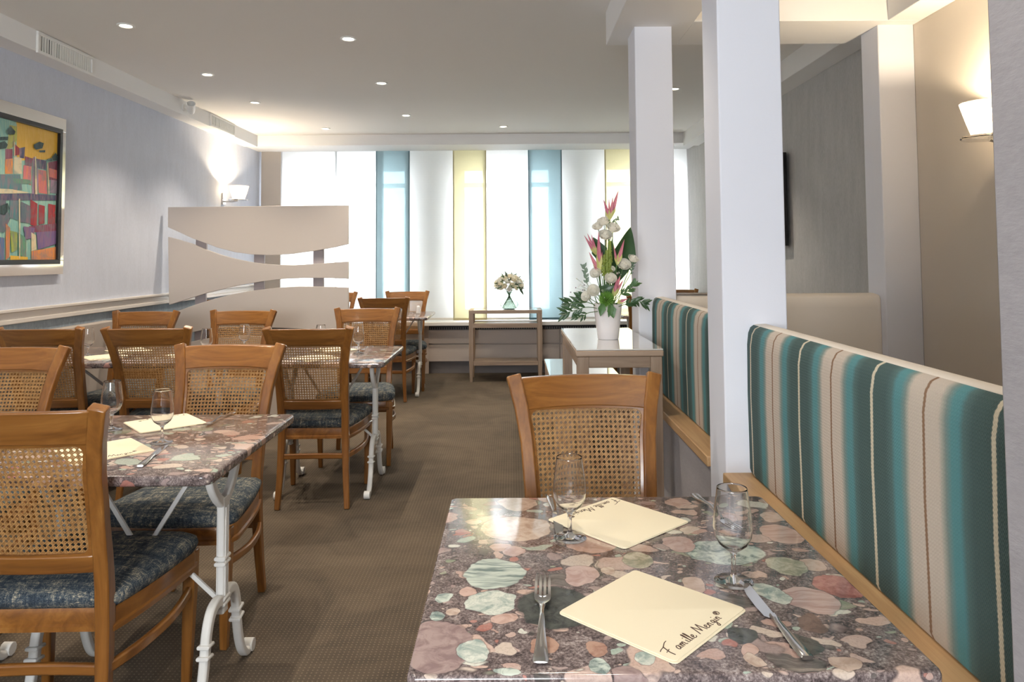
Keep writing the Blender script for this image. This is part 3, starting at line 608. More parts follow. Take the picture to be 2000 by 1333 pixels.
def paint(k, v):
    m = mat('paint_' + k, v, .5); g = N(m)
    st = g.noise(g.coord('Object', (1, 26, 3)), 2.2, 4, .65, 1.5); bl = g.noise(g.coord('Object', (1, 5, 5)), 2, 3, .6, 1.0)
    alt = {'gold': (.80, .50, .10), 'teal': (.45, .62, .45), 'red': (.12, .02, .05), 'coral': (.50, .10, .25), 'dark': (.06, .12, .12), 'cream': (.75, .55, .30)}.get(k, (.30, .16, .20))
    c = g.mix(g.ramp(st, [(.42, 0.0), (.62, .75)]), v, alt)
    c = g.mix(g.ramp(bl, [(.50, 0.0), (.66, .5)]), c, (.10, .20, .20) if k not in ('gold', 'teal') else v)
    g.color(c); g.bump(st, .3, .001); return m
pc = {k: paint(k, v) for k, v in AC.items()}
c = MB(); yy0, yy1, zz0, zz1 = PY0 + .085, .512, -.388, .41
c.add([(.034, yy0, zz0), (.034, yy1, zz0), (.034, yy1, zz1), (.034, yy0, zz1), (.028, yy0, zz0), (.028, yy1, zz0), (.028, yy1, zz1), (.028, yy0, zz1)], [(0, 1, 2, 3), (4, 7, 6, 5), (0, 4, 5, 1), (1, 5, 6, 2), (2, 6, 7, 3), (3, 7, 4, 0)], pc['teal'])
def cl(v, a, b): return max(a, min(b, v))
for i, (k, pts) in enumerate(ART):
    P = [(.0345 + .00012 * i, cl(y - 3.9, yy0, yy1), cl(z - 1.66, zz0, zz1)) for y, z in pts]
    c.add(P, [tuple(range(len(P)))], pc[k])
c.build('canvas', None, t, smooth=0, fix=False)

# television
t = thing('television', 'thin black television hung on the grey papered wall', 'television', (XR, 5.10, 1.68))
MB().box(-.055, -.02, 0, 1.10, -.33, .33).build('screen', TVM, t, bevel=.004)
MB().box(-.02, -.002, .35, .75, -.15, .15).build('bracket', BLK, t)
# wall heater panel low on the lilac wall
t = thing('wall_heater', 'beige flat wall heater low on the blue grey wall', 'heater', (XL, 3.70, .42))
MB().box(0, .06, 0, 1.32, 0, .45).build('body', mat('heater_beige', (.42, .37, .33), .5), t, bevel=.01, seg=3)

# wooden room divider screen
B = [[(-2.75, 1.701), (-1.309, 1.707), (-1.308, 1.396), (-1.43, 1.368), (-1.593, 1.341), (-1.757, 1.32), (-1.92, 1.311), (-2.071, 1.318), (-2.206, 1.337), (-2.349, 1.375), (-2.46, 1.416), (-2.55, 1.45), (-2.657, 1.5), (-2.748, 1.541)], [(-2.746, 1.463), (-2.656, 1.438), (-2.55, 1.405), (-2.455, 1.363), (-2.328, 1.318), (-2.205, 1.284), (-2.07, 1.255), (-1.96, 1.24), (-1.866, 1.233), (-1.736, 1.232), (-1.593, 1.239), (-1.43, 1.25), (-1.307, 1.257), (-1.307, 1.119), (-1.47, 1.126), (-1.645, 1.128), (-1.816, 1.123), (-1.987, 1.104), (-2.162, 1.076), (-2.304, 1.045), (-2.451, 1.009), (-2.588, 0.966), (-2.73, 0.922)], [(-2.737, 0.833), (-2.672, 0.869), (-2.527, 0.921), (-2.369, 0.968), (-2.222, 1.004), (-2.068, 1.031), (-1.958, 1.042), (-1.844, 1.054), (-1.714, 1.061), (-1.592, 1.06), (-1.429, 1.055), (-1.307, 1.05), (-1.305, 0.686), (-1.468, 0.707), (-1.671, 0.725), (-1.915, 0.738), (-2.24, 0.737), (-2.362, 0.729), (-2.475, 0.718), (-2.589, 0.695), (-2.734, 0.647)], [(-2.732, 0.542), (-2.664, 0.59), (-2.588, 0.622), (-2.474, 0.645), (-2.32, 0.661), (-2.077, 0.667), (-1.792, 0.657), (-1.549, 0.635), (-1.305, 0.605), (-1.303, 0.019), (-2.724, 0.013)]]
t = thing('room_divider', 'taupe lacquered screen of curved horizontal boards on three posts', 'room divider', (-2.03, 5.80, 0))
def shp(pts): return [(x + 2.03, z) for x, z in pts]
def smooth_poly(pts):
    return pts
for k, pts in enumerate(B):
    P = shp(pts)
    MB().prism(P, 1, 0, .036).build('curved_board', SCR, t, bevel=.002, smooth=25)
for x0, x1 in ((-2.54, -2.454), (-2.071, -1.989), (-1.597, -1.512)):
    MB().box(x0 + 2.03, x1 + 2.03, .037, .062, 0, 1.62).build('post', SCRP, t, bevel=.002)
# ================================================================== CHAIRS
def y_back(z):
    if z >= .42: return -.135 * ((z - .42) / .517) ** 1.35
    return -.03 * ((.42 - z) / .42) ** 1.6
def half_w(z): return interp(z, [(0, .196), (.20, .186), (.42, .181), (.60, .185), (.75, .194), (.84, .206), (.90, .219), (.937, .2285)])
def bow(s, z): return -interp(z, [(.5, .012), (.84, .026), (.93, .034)]) * (1 - s * s)
CHZ = .937
def back_pt(x, z, off=0.0):
    w = half_w(z) - .016
    s = max(-1, min(1, x / w))
    return (x, y_back(z) + bow(s, z) + off, z)
def seat_outline(inset=0.0, n=9):
    """U shaped seat outline in plan, from rear corner to front and back"""
    P = []
    hw0, hw1, y0, y1, r = .178 - inset, .238 - inset, .010 + inset, .425 - inset, .060
    P.append((-hw0, y0))
    for k in range(1, 6):
        t = k / 6; P.append((-lerp(hw0, hw1, t ** .8) - .006 * math.sin(PI * t), lerp(y0, y1 - r, t)))
    for k in range(n):
        a = PI - (PI / 2) * k / (n - 1); P.append((-hw1 + r + r * math.cos(a), y1 - r - .012 + (r) * math.sin(a)))
    for k in range(1, 6):
        x = lerp(-hw1 + r, hw1 - r, k / 6); P.append((x, y1 - .012 + .012 * (1 - (x / (hw1 - r)) ** 2)))
    L = P[:6 + n]
    R = [(-x, y) for x, y in reversed(L)]
    return L + P[6 + n:] + R
def make_chair():
    t = thing('dining_chair', 'x', 'chair')
    # posts: rear leg and back upright in one piece
    for s in (-1, 1):
        zs = [0, .06, .14, .22, .30, .38, .46, .54, .62, .70, .76, .81, .85, .885, .912, .937]
        pts = [(s * (half_w(z) - .019), y_back(z), z) for z in zs]
        wd = [(interp(z, [(0, .026), (.3, .034), (.45, .038), (.6, .034), (.937, .030)]), interp(z, [(0, .028), (.40, .037), (.75, .036), (.937, .043)])) for z in zs]
        MB().sweep(pts, (1, 0, 0), wd).build('back_post', WV, t, bevel=.0045, seg=2, smooth=40)
    for s in (-1, 1):
        pts = [(s * .214, .392, .398), (s * .213, .391, .30), (s * .210, .388, .15), (s * .207, .384, 0)]
        MB().sweep(pts, (1, 0, 0), [(.038, .038), (.036, .036), (.031, .031), (.025, .025)]).build('leg', WV, t, bevel=.004, smooth=40)
    # crest rail
    def panel(z0f, z1f, thick, name, m, n=18, rows=5, bev=.004):
        rs = []
        for k in range(n + 1):
            s = -1 + 2 * k / n; ring = []
            zz = [lerp(z0f(s), z1f(s), j / rows) for j in range(rows + 1)]
            for z in zz:
                x = s * (half_w(z) - .032); p = back_pt(x, z, -thick / 2); ring.append(p)
            for z in reversed(zz):
                x = s * (half_w(z) - .032); p = back_pt(x, z, thick / 2); ring.append(p)
            rs.append(ring)
        return MB().rings(rs).build(name, m, t, bevel=bev, smooth=40)
    panel(lambda s: .848 - .006 * (s * s), lambda s: .932 - .003 * s * s, .024, 'crest_rail', WH)
    panel(lambda s: .505, lambda s: .552, .022, 'lower_rail', WH)
    # cane panel with rounded corners, woven from single strands
    Z0, Z1, RC = .556, .842, .020
    def inside(x, z):
        w = half_w(z) - .044
        if z < Z0 or z > Z1 or abs(x) > w: return False
        dx = abs(x) - (w - RC); dz = max(z - (Z1 - RC), (Z0 + RC) - z)
        return not (dx > 0 and dz > 0 and dx * dx + dz * dz > RC * RC)
    c = MB(); p = .0132; st = .0066
    def strand(f, t0, t1, w, off, dirv):
        """ribbon along param; f(t)->(x,z); clipped to the opening"""
        seg = []; n = int((t1 - t0) / st); runs = []
        for k in range(n + 1):
            x, z = f(t0 + st * k)
            if inside(x, z): seg.append((x, z))
            else:
                if len(seg) > 1: runs.append(seg)
                seg = []
        if len(seg) > 1: runs.append(seg)
        nx, nz = -dirv[1], dirv[0]
        for sgm in runs:
            a, b = sgm[0], sgm[-1]
            sgm = [(a[0] - dirv[0] * .006, a[1] - dirv[1] * .006)] + sgm[::2] + ([sgm[-1]] if len(sgm) % 2 == 0 else []) + [(b[0] + dirv[0] * .006, b[1] + dirv[1] * .006)]
            rs = []
            for x, z in sgm:
                A = back_pt(x - nx * w / 2, z - nz * w / 2, off); B_ = back_pt(x + nx * w / 2, z + nz * w / 2, off)
                rs.append([A, B_, (B_[0], B_[1] + .0009, B_[2]), (A[0], A[1] + .0009, A[2])])
            c.rings(rs)
    nx = 17
    for i in range(-nx, nx + 1):
        for d in (-.0013, .0013): strand(lambda q, i=i, d=d: (i * p + d, q), Z0, Z1 + st, .0017, 0, (0, 1))
    nz = int((Z1 - Z0) / p) + 1
    for j in range(nz + 1):
        for d in (-.0013, .0013): strand(lambda q, j=j, d=d: (q, Z0 + .003 + j * p + d), -.21, .21, .0017, .0009, (1, 0))
    r2 = math.sqrt(.5)
    for k in range(-40, 60):
        q0 = Z0 + .003 + (k + .5) * p
        strand(lambda q, q0=q0: (q * r2, q0 + q * r2), -.32, .32, .0019, -.0009, (r2, r2))
        strand(lambda q, q0=q0: (q * r2, q0 - q * r2), -.32, .32, .0019, .0018, (r2, -r2))
    c.build('cane_panel', CANE, t, smooth=0, fix=False)
    # frame around the cane
    bd = MB(); outer = []; inner = []
    def loop(m):
        P = []
        w1 = half_w(Z1) - .044 + m; w0 = half_w(Z0) - .044 + m; zt = Z1 + m; zb = Z0 - m; r = RC + m * .4
        for k in range(7):
            a = PI / 2 - PI / 2 * k / 6; P.append((w1 - r + r * math.cos(a), zt - r + r * math.sin(a)))
        for k in range(1, 8):
            z = lerp(zt - r, zb + r, k / 8); P.append((half_w(z) - .044 + m, z))
        for k in range(7):
            a = -PI / 2 * k / 6; P.append((w0 - r + r * math.cos(a), zb + r + r * math.sin(a)))
        L = [(-x, z) for x, z in reversed(P)]
        mid = []
        top = [(lerp(-(w1 - r), w1 - r, k / 10), zt) for k in range(1, 10)]
        bot = [(lerp(w0 - r, -(w0 - r), k / 10), zb) for k in range(1, 10)]
        return P + bot + L + top
    A, Bq = loop(-.001), loop(.013)
    rs = [[back_pt(x, z, -.008) for x, z in A], [back_pt(x, z, -.0095) for x, z in Bq], [back_pt(x, z, .0095) for x, z in Bq], [back_pt(x, z, .0085) for x, z in A], [back_pt(x, z, -.008) for x, z in A]]
    bd.rings(rs, None, (False, False)).build('cane_frame', WH, t, smooth=40)
    # seat rail
    o1, o2, i1 = seat_outline(0), seat_outline(-.006), seat_outline(.022)
    s = MB().rings([[(x, y, .348) for x, y in i1], [(x, y, .348) for x, y in o2], [(x, y, .361) for x, y in o2], [(x, y, .365) for x, y in o1], [(x, y, .392) for x, y in o1], [(x, y, .402) for x, y in seat_outline(.004)], [(x, y, .402) for x, y in i1], [(x, y, .348) for x, y in i1]], None, (False, False))
    s.build('seat_rail', WD, t, smooth=30)
    cu = MB(); rr = [(.006, .400), (-.001, .410), (-.006, .424), (-.003, .438), (.012, .449), (.040, .457), (.085, .462), (.13, .464)]
    rs = [[(x, y, z) for x, y in seat_outline(i)] for i, z in rr]
    def shrink(f, z): 
        o = seat_outline(.085); cx, cy = 0, .215
        return [(cx + (x - cx) * f, cy + (y - cy) * f, z) for x, y in o]
    rs = rs[:7] + [shrink(.7, .4645), shrink(.35, .466), shrink(.02, .4665)]
    cu.rings(rs).build('seat_cushion', TWEED, t, smooth=70)
    for s in (-1, 1):
        pts = catmull([(s * .170, -.012, .262), (s * .206, .10, .266), (s * .226, .24, .272), (s * .214, .385, .280)], 5)
        MB().sweep(pts, (0, 0, 1), (.017, .028)).build('side_stretcher', WD, t, bevel=.005, smooth=40)
    pts = catmull([(-.172, -.010, .262), (-.09, -.004, .262), (0, -.001, .262), (.09, -.004, .262), (.172, -.010, .262)], 3)
    MB().sweep(pts, (0, 0, 1), (.017, .028)).build('rear_stretcher', WH, t, bevel=.005, smooth=40)
    return t
chair0 = make_chair()
# name, X, Y of the seat rear, facing (0 = towards the windows), label
CHS = [
    (-1.194, 1.872, 0.02, 'cane-backed beech chair seen from behind at the front folding table, closest chair to the camera'),
    (-1.154, 2.850, PI - .03, 'cane-backed beech chair facing the camera across the front folding table with two glasses'),
    (-2.005, 2.805, PI + .04, 'cane-backed beech chair cut by the photo edge, behind the front four-seat table'),
    (-1.034, 3.815, 0.03, 'cane-backed beech chair seen from behind at the middle folding table beside the aisle'),
    (-1.885, 3.885, 0.05, 'cane-backed beech chair seen from behind at the middle four-seat table, on its aisle side'),
    (-2.440, 3.895, 0.02, 'cane-backed beech chair seen from behind at the middle four-seat table, on its wall side'),
    (-.999, 4.930, PI + .05, 'cane-backed beech chair facing the camera across the middle folding table, overlapping the screen edge'),
    (-1.825, 4.800, PI - .06, 'cane-backed beech chair facing the camera right in front of the wooden screen'),
    (-2.475, 4.795, PI - .03, 'cane-backed beech chair facing the camera beside the lilac wall, low end of the screen'),
    (-1.138, 6.550, 0.04, 'dark cane-backed chair seen from behind at the last folding table before the windows'),
    (-1.085, 7.43, PI + .03, 'cane-backed chair facing the camera against the blue blind at the last folding table'),
    (-1.815, 7.36, PI + .02, 'cane-backed chair behind the screen, only its corner showing past the screen edge'),
    (-2.530, 6.50, 0.0, 'cane-backed chair behind the screen, glimpsed through the gap between its boards'),
    (.2175, 2.030, PI + .06, 'cane-backed beech chair facing the camera across the laid foreground table with pebbled top'),
    (1.22, 6.60, 0.10, 'dark cane-backed chair glimpsed behind the flower pot beside the pillar'),
    (1.70, 7.44, PI, 'cane-backed chair whose crest rail shows between the two pillars under the window'),
]
for i, (x, y, rz, lab) in enumerate(CHS):
    if i == 0:
        chair0.location = (x, y, 0); chair0.rotation_euler = (0, 0, rz); chair0['label'] = lab; chair0['group'] = 'cane-backed dining chairs'
    else: dup(chair0, lab, (x, y, 0), rz, 'cane-backed dining chairs')

# ================================================================== TABLES
def rounded(w, d, r, n=5):
    P = []
    for cx, cy, a0 in ((w - r, d - r, 0), (-w + r, d - r, PI / 2), (-w + r, -d + r, PI), (w - r, -d + r, 1.5 * PI)):
        for k in range(n + 1):
            a = a0 + PI / 2 * k / n; P.append((cx + r * math.cos(a), cy + r * math.sin(a)))
    return P
def make_table(w, d, inset, stone, label, group, edge=.030):
    t = thing('marble_table', label, 'table', (0, 0, 0), 0, group)
    T = MB(); rs = []
    for z, e in ((.712, .006), (.716, .002), (.722, 0), (.734, 0), (.7385, .0015), (.740, .005)):
        rs.append([(x, y, z) for x, y in rounded(w / 2 - e, d / 2 - e, edge)])
    T.rings(rs).build('tabletop', stone, t, smooth=50)
    for s in (-1, 1):
        X = s * (w / 2 - inset)
        m = MB(); sd = (1, 0, 0)
        col = [(X, 0, z) for z in (.235, .26, .30, .38, .46, .54, .575)]
        m.sweep(col, sd, [(.040, .024), (.036, .022), (.034, .022), (.034, .022), (.038, .022), (.044, .024), (.060, .024)], chamfer=.004)
        for q in (-.010, 0, .010):   # flutes standing proud of the column
            m.sweep([(X - .0125 * 1, q * 1.0, .285), (X - .0125, q, .545)], sd, (.0045, .004)).sweep([(X + .0125, q, .285), (X + .0125, q, .545)], sd, (.0045, .004))
        for z in (.380, .396, .262, .278): m.sweep([(X, -.024, z), (X, .024, z)], sd, (.012, .034), chamfer=.004)
        for e in (-1, 1):
            arm = catmull([(X, e * .008, .555), (X, e * .050, .585), (X, e * .088, .63), (X, e * .108, .68), (X, e * .118, .7115)], 4)
            m.sweep(arm, sd, [(lerp(.030, .030, 0), .022)] * len(arm), chamfer=.004)
            m.sweep([(X, e * .085, .7085), (X, e * .150, .7085)], sd, (.007, .034))
            ft = catmull([(X, e * .004, .262), (X, e * .040, .280), (X, e * .082, .268), (X, e * .108, .222), (X, e * .118, .165), (X, e * .134, .100), (X, e * .160, .046), (X, e * .196, .016), (X, e * .226, .018)], 4)
            n = len(ft)
            m.sweep(ft, sd, [(lerp(.034, .024, min(1, k / n * 1.3)) if k < n - 4 else .026, .026) for k in range(n)], chamfer=.005)
            for kk in (14, 16): 
                pnt = ft[kk]; tg = (ft[kk + 1] - ft[kk - 1]).normalized(); nn = Vector((0, -tg.z, tg.y))
                m.sweep([pnt - nn * .021, pnt + nn * .021], sd, (.011, .036), chamfer=.004)
            m.tube([(X - .016, e * .228, .022), (X + .016, e * .228, .022)], .021, 10)
        m.build('leg_frame', IRON, t, bevel=.002, smooth=45)
    X = w / 2 - inset
    b = MB(); hz = .452; hh = .035
    b.sweep([(-hh, 0, hz), (hh, 0, hz)], (0, 1, 0), (.016, .012))
    for s in (-1, 1):
        b.sweep([(s * hh, 0, hz + .004), (s * (X - .10 if w > 1 else X - .045), 0, .712)], (0, 1, 0), (.013, .010))
        b.sweep([(s * hh, 0, hz - .004), (s * (X - .008), 0, .268)], (0, 1, 0), (.013, .010))
    b.build('cross_brace', IRON, t, bevel=.0015)
    return t
make_table(.703, .703, .11, STONE1, 'large-pebbled puddingstone table laid for two in the foreground beside the striped backrest', 'marble tables on iron legs', .012).location = (.209, 1.3245, 0)
t2 = make_table(.70, .722, .11, STONE, 'puddingstone folding table with white iron legs at the front of the aisle', 'marble tables on iron legs')
t2.location = (-1.112, 2.217, 0)
dup(t2, 'puddingstone folding table with white iron legs in the middle of the aisle row', (-1.022, 4.165, 0), 0)
dup(t2, 'puddingstone folding table with white iron legs last in the aisle row, near the windows', (-1.126, 7.0, 0), 0)
dup(t2, 'puddingstone folding table half hidden behind the flower console and partition', (1.36, 7.02, 0), 0)
t4 = make_table(1.24, .70, .14, STONE, 'four-seat puddingstone table by the lilac wall in the front row, nearly all outside the picture', 'marble tables on iron legs')
t4.location = (-2.13, 2.20, 0)
dup(t4, 'four-seat puddingstone table by the lilac wall in the middle row, with several glasses', (-2.165, 4.21, 0), 0)
dup(t4, 'four-seat puddingstone table hidden behind the wooden screen', (-2.165, 6.93, 0), 0)

# ================================================================== TABLEWARE
ZT = .7405
def make_glass():
    t = thing('wine_glass', 'x', 'glass', group='wine glasses')
    prof_o = [(.0005, .0), (.031, .0), (.0320, .0012), (.0305, .0024), (.014, .0050), (.0062, .0085), (.0042, .016), (.0038, .030), (.0042, .043), (.0065, .0495), (.014, .0545), (.0240, .063), (.0305, .076), (.0323, .090), (.0312, .108), (.0282, .130), (.0251, .1525), (.0248, .1550)]
    prof_i = [(.0242, .1550), (.0244, .1525), (.0275, .130), (.0305, .108), (.0316, .090), (.0298, .0765), (.0232, .064), (.013, .0570), (.004, .0545), (.0005, .0540)]
    prof_o = prof_o[:2] + prof_o[2:]
    mid = prof_o + [(.0245, .1554)] + prof_i
    n_st = 9
    MB().lathe(mid, n=56, cap=(True, True)).build('glass', GLASS, t, smooth=60)
    return t
g0 = make_glass()
GL = [(.108, 1.434, 'wine glass standing beside the far napkin of the foreground table'), (.366, 1.240, 'wine glass standing above the knife near the striped backrest'),
      (-1.288, 2.358, 'wine glass on the front folding table, the one behind'), (-1.046, 2.191, 'wine glass on the front folding table, the one nearer its corner'),
      (-.886, 4.20, 'wine glass on the middle folding table in front of a cane back'), (-1.12, 4.27, 'wine glass mostly hidden behind the crest of the aisle chair'),
      (-1.715, 4.10, 'wine glass at the aisle end of the middle four-seat table'), (-1.60, 4.36, 'wine glass low behind the front facing chair, only its rim showing'), (-2.15, 3.93, 'wine glass between the two chair backs of the middle four-seat table'), (-2.42, 4.17, 'wine glass beside the chair back nearest the lilac wall, middle table')]
for i, (x, y, lab) in enumerate(GL):
    if i == 0: g0.location = (x, y, ZT); g0['label'] = lab
    else: dup(g0, lab, (x, y, ZT), .3 * i)
NAPM = mat('cream_paper_napkin', (.80, .72, .54), .9, spec=.1); INK = mat('brown_ink', (.075, .04, .03), .8)
_g = N(NAPM); _g.bump(_g.noise(_g.coord('Object'), 700, 2), .25, .0006)
LET = {  # single-stroke handwriting, x height 1
 'F': (1.9, [[(-.9, 1.9), (-.3, 2.15), (.3, 2.25), (.9, 2.5), (1.7, 2.9), (2.4, 3.0)], [(.55, 2.35), (.35, 1.5), (.2, .7), (.3, -.3)], [(-.3, 1.05), (.2, 1.15), (.8, 1.3)]]),
 'a': (1.25, [[(.85, .85), (.55, 1.0), (.25, .7), (.2, .25), (.45, .02), (.75, .3), (.9, .9), (.9, .25), (1.15, .05)]]),
 'm': (1.75, [[(.1, .95), (.2, 0)], [(.2, .5), (.45, .95), (.62, .8), (.65, .05)], [(.65, .5), (.95, .98), (1.1, .8), (1.2, .1), (1.55, .1)]]),
 'i': (.6, [[(.2, .9), (.22, .15), (.45, .05)], [(.28, 1.45), (.30, 1.6)]]),
 'l': (.62, [[(.1, .1), (.35, 1.2), (.42, 2.1), (.28, 2.3), (.2, 1.8), (.22, .3), (.5, .05)]]),
 'e': (.95, [[(.1, .4), (.5, .6), (.55, .95), (.3, 1.0), (.12, .55), (.25, .08), (.6, .02), (.9, .3)]]),
 'M': (2.5, [[(.0, 0.0), (.35, 1.3), (.6, 2.4)], [(.6, 2.4), (.95, 1.2), (1.15, .3)], [(1.15, .3), (1.55, 1.4), (1.9, 2.3)], [(1.9, 2.3), (2.05, 1.1), (2.3, 0.0)]]),
 'n': (1.15, [[(.1, .95), (.18, 0)], [(.18, .5), (.5, .98), (.68, .75), (.72, .1), (1.0, .05)]]),
 'g': (1.1, [[(.8, .85), (.5, 1.0), (.22, .65), (.3, .2), (.6, .15), (.82, .85), (.75, -.4), (.5, -1.0), (.2, -.8), (.5, -.3), (1.1, .2)]]),
 ' ': (.9, []),
 '\u00ae': (1.5, [[(.6 + .55 * math.cos(a * PI / 6), 1.6 + .55 * math.sin(a * PI / 6)) for a in range(13)], [(.42, 1.3), (.42, 1.9), (.7, 1.88), (.72, 1.65), (.42, 1.6), (.75, 1.3)]])}
def lettering(par, x0, y0, ang, xh, z):
    m = MB(); cx = 0
    for ch in 'Famille Mengin\u00ae':
        adv, st = LET[ch]
        for s_ in st:
            pts = [Vector((p[0] + cx + p[1] * .12, p[1], 0)) for p in s_]
            if len(pts) > 2: pts = catmull(pts, 4)
            w = .085
            rs = []
            for i, p in enumerate(pts):
                tg = (pts[min(i + 1, len(pts) - 1)] - pts[max(i - 1, 0)]).normalized(); nn = Vector((-tg.y, tg.x, 0)) * w * (.65 + .5 * abs(tg.y))
                for q in (p + nn, p - nn): pass
                def T(q):
                    X, Y = q.x * xh, q.y * xh
                    return (x0 + X * math.cos(ang) - Y * math.sin(ang), y0 + X * math.sin(ang) + Y * math.cos(ang))
                a, b = T(p + nn), T(p - nn)
                rs.append([(*a, z), (*b, z), (*b, z + .00025), (*a, z + .00025)])
            m.rings(rs)
        cx += adv
    return m.build('lettering', INK, par, smooth=0)
def make_napkin():
    t = thing('paper_napkin', 'x', 'napkin', group='folded cream napkins')
    h = .1035; m = MB(); rs = []
    for z, e, r in ((0, .0004, .008), (.0004, 0, .009), (.0011, .0002, .009), (.0014, .0012, .009)):
        rs.append([(x, y, z) for x, y in rounded(h - e, h - e, r, 4)])
    m.rings(rs).build('folded_sheet', NAPM, t, smooth=50)
    rs = [[(x + .001, y + .001, z) for x, y in rounded(h - e, h - e, .007, 4)] for z, e in ((.0014, .003), (.0018, .0022), (.0027, .0024), (.0030, .0040))]
    tf = MB().rings(rs).build('top_fold', NAPM, t, smooth=50)
    lettering(tf, -.088, -h + .014, 0, .0086, .0031)
    return t
n0 = make_napkin()
for i, (x, y, a, lab) in enumerate([(.211, 1.139, PI / 4 + .02, 'cream napkin lettered Famille Mengin right way up on the foreground table, nearest the camera'), (.2135, 1.5215, PI / 4 + PI - .06, 'cream napkin lettered upside down at the far place of the foreground table'),
                    (-1.157, 2.445, PI / 4 + PI - .05, 'cream napkin at the far place of the front folding table'), (-1.165, 2.095, PI / 4, 'cream napkin partly hidden by the closest chair back, front folding table'),
                    (-1.06, 4.34, PI / 4 + PI, 'cream napkin at the far place of the middle folding table'), (-1.08, 4.0, PI / 4, 'cream napkin at the near place of the middle folding table'),
                    (-2.28, 4.10, PI / 4, 'cream napkin at the near place of the middle four-seat table'), (-2.30, 4.38, PI / 4 + PI, 'cream napkin at the far place of the middle four-seat table'), (-1.82, 4.14, PI / 4, 'cream napkin behind the aisle-side chair back of the middle four-seat table')]):
    if i == 0: n0.location = (x, y, ZT); n0.rotation_euler = (0, 0, a); n0['label'] = lab
    else: dup(n0, lab, (x, y, ZT), a)

def make_fork():
    t = thing('fork', 'x', 'fork', group='steel forks')
    L = .245; m = MB()
    def zc(y): return interp(y, [(0, .0035), (.02, .0022), (.10, .012), (.160, .0040), (.185, .0035), (.245, .0125)])
    ys = [0, .008, .02, .04, .07, .10, .125, .145, .160]; ws = [.0195, .0215, .0205, .0165, .0115, .0080, .0064, .0066, .0100]
    rs = []
    for y, w in zip(ys, ws):
        z = zc(y) + .0018; h = .0016 + .0008 * (w < .01)
        rs.append([(-w / 2, y, z), (-w / 4, y, z + h), (w / 4, y, z + h), (w / 2, y, z), (w / 4, y, z - h * .7), (-w / 4, y, z - h * .7)])
    m.rings(rs).build('handle', STEEL, t, smooth=60)
    h = MB(); ys = [.158, .165, .172, .180, .190]; ws = [.0095, .019, .0245, .0265, .0265]; rs = []
    for y, w in zip(ys, ws):
        z = zc(y) + .0015
        rs.append([(-w / 2, y, z + .0018), (0, y, z - .0008), (w / 2, y, z + .0018), (w / 2, y, z + .0033), (0, y, z + .0008), (-w / 2, y, z + .0033)])
    h.rings(rs)
    for k in range(4):
        x = (k - 1.5) * .0072
        pts = [(x, .186 + .059 * q / 6, zc(.186 + .059 * q / 6) + .0030) for q in range(7)]
        h.sweep(pts, (1, 0, 0), [(.0020, .0042)] * 5 + [(.0018, .0030), (.0012, .0015)])
    h.build('fork_head', STEEL, t, smooth=50)
    return t
def make_knife():
    t = thing('table_knife', 'x', 'knife', group='steel table knives')
    m = MB(); rs = []
    for y, w, th in ((0, .017, .0035), (.004, .0195, .0045), (.02, .0195, .0045), (.06, .0150, .0042), (.095, .0105, .0042), (.110, .0098, .0046), (.116, .0105, .0046)):
        z = .0045
        rs.append([(-w / 2, y, z), (-w / 3, y, z + th * .8), (w / 3, y, z + th * .8), (w / 2, y, z), (w / 3, y, z - th * .8), (-w / 3, y, z - th * .8)])
    m.rings(rs).build('handle', STEEL, t, smooth=60)
    b = MB(); rs = []
    for y, x0, x1 in ((.114, -.005, .0055), (.120, -.011, .0055), (.150, -.0125, .0058), (.190, -.0118, .0060), (.215, -.0075, .0060), (.232, .0010, .0058), (.238, .0045, .0056)):
        rs.append([(x0, y, .0016), (x1, y, .0010), (x1, y, .0030), (x0, y, .0020)])
    b.rings(rs).build('blade', STEEL, t, smooth=30)
    return t
f0 = make_fork(); f0.location = (.034, .993, ZT); f0.rotation_euler = (0, 0, -.055); f0['label'] = 'steel fork lying tines up to the left of the near napkin'
k0 = make_knife(); k0.location = (.409, 0.996, ZT); k0.rotation_euler = (0, 0, .045); k0['label'] = 'steel table knife lying by the near napkin, its tip behind a glass foot'
k0.location = (.392, 1.001, ZT); k0.rotation_euler = (0, 0, .05)
dup(f0, 'steel fork beside the far napkin, near the striped backrest', (.408, 1.672, ZT), PI + .10)
dup(k0, 'steel table knife standing out behind the far glass of the foreground table', (.083, 1.668, ZT), PI + .02)
dup(k0, 'steel table knife beside a glass foot on the front folding table', (-.978, 1.93, ZT), .16)
dup(f0, 'steel fork beside the far napkin on the front folding table', (-.985, 2.585, ZT), PI - .06)
dup(f0, 'steel fork beside the far napkin on the middle folding table', (-.86, 4.47, ZT), PI - .1)
dup(k0, 'steel table knife on the middle folding table near its corner', (-.915, 3.93, ZT), .1)
dup(f0, 'steel fork on the last folding table near the windows', (-.97, 7.22, ZT), PI)
dup(k0, 'steel table knife on the middle four-seat table by the chair back', (-2.13, 4.02, ZT), .1)
t = thing('salt_shaker', 'small white shaker standing on the last folding table near the windows', 'shaker', (-.921, 7.13, ZT))
MB().lathe([(.001, 0), (.020, 0), (.021, .01), (.016, .05), (.017, .062), (.012, .072), (.001, .075)], n=20).build('body', mat('white_porcelain', (.8, .8, .8), .2), t, smooth=60)

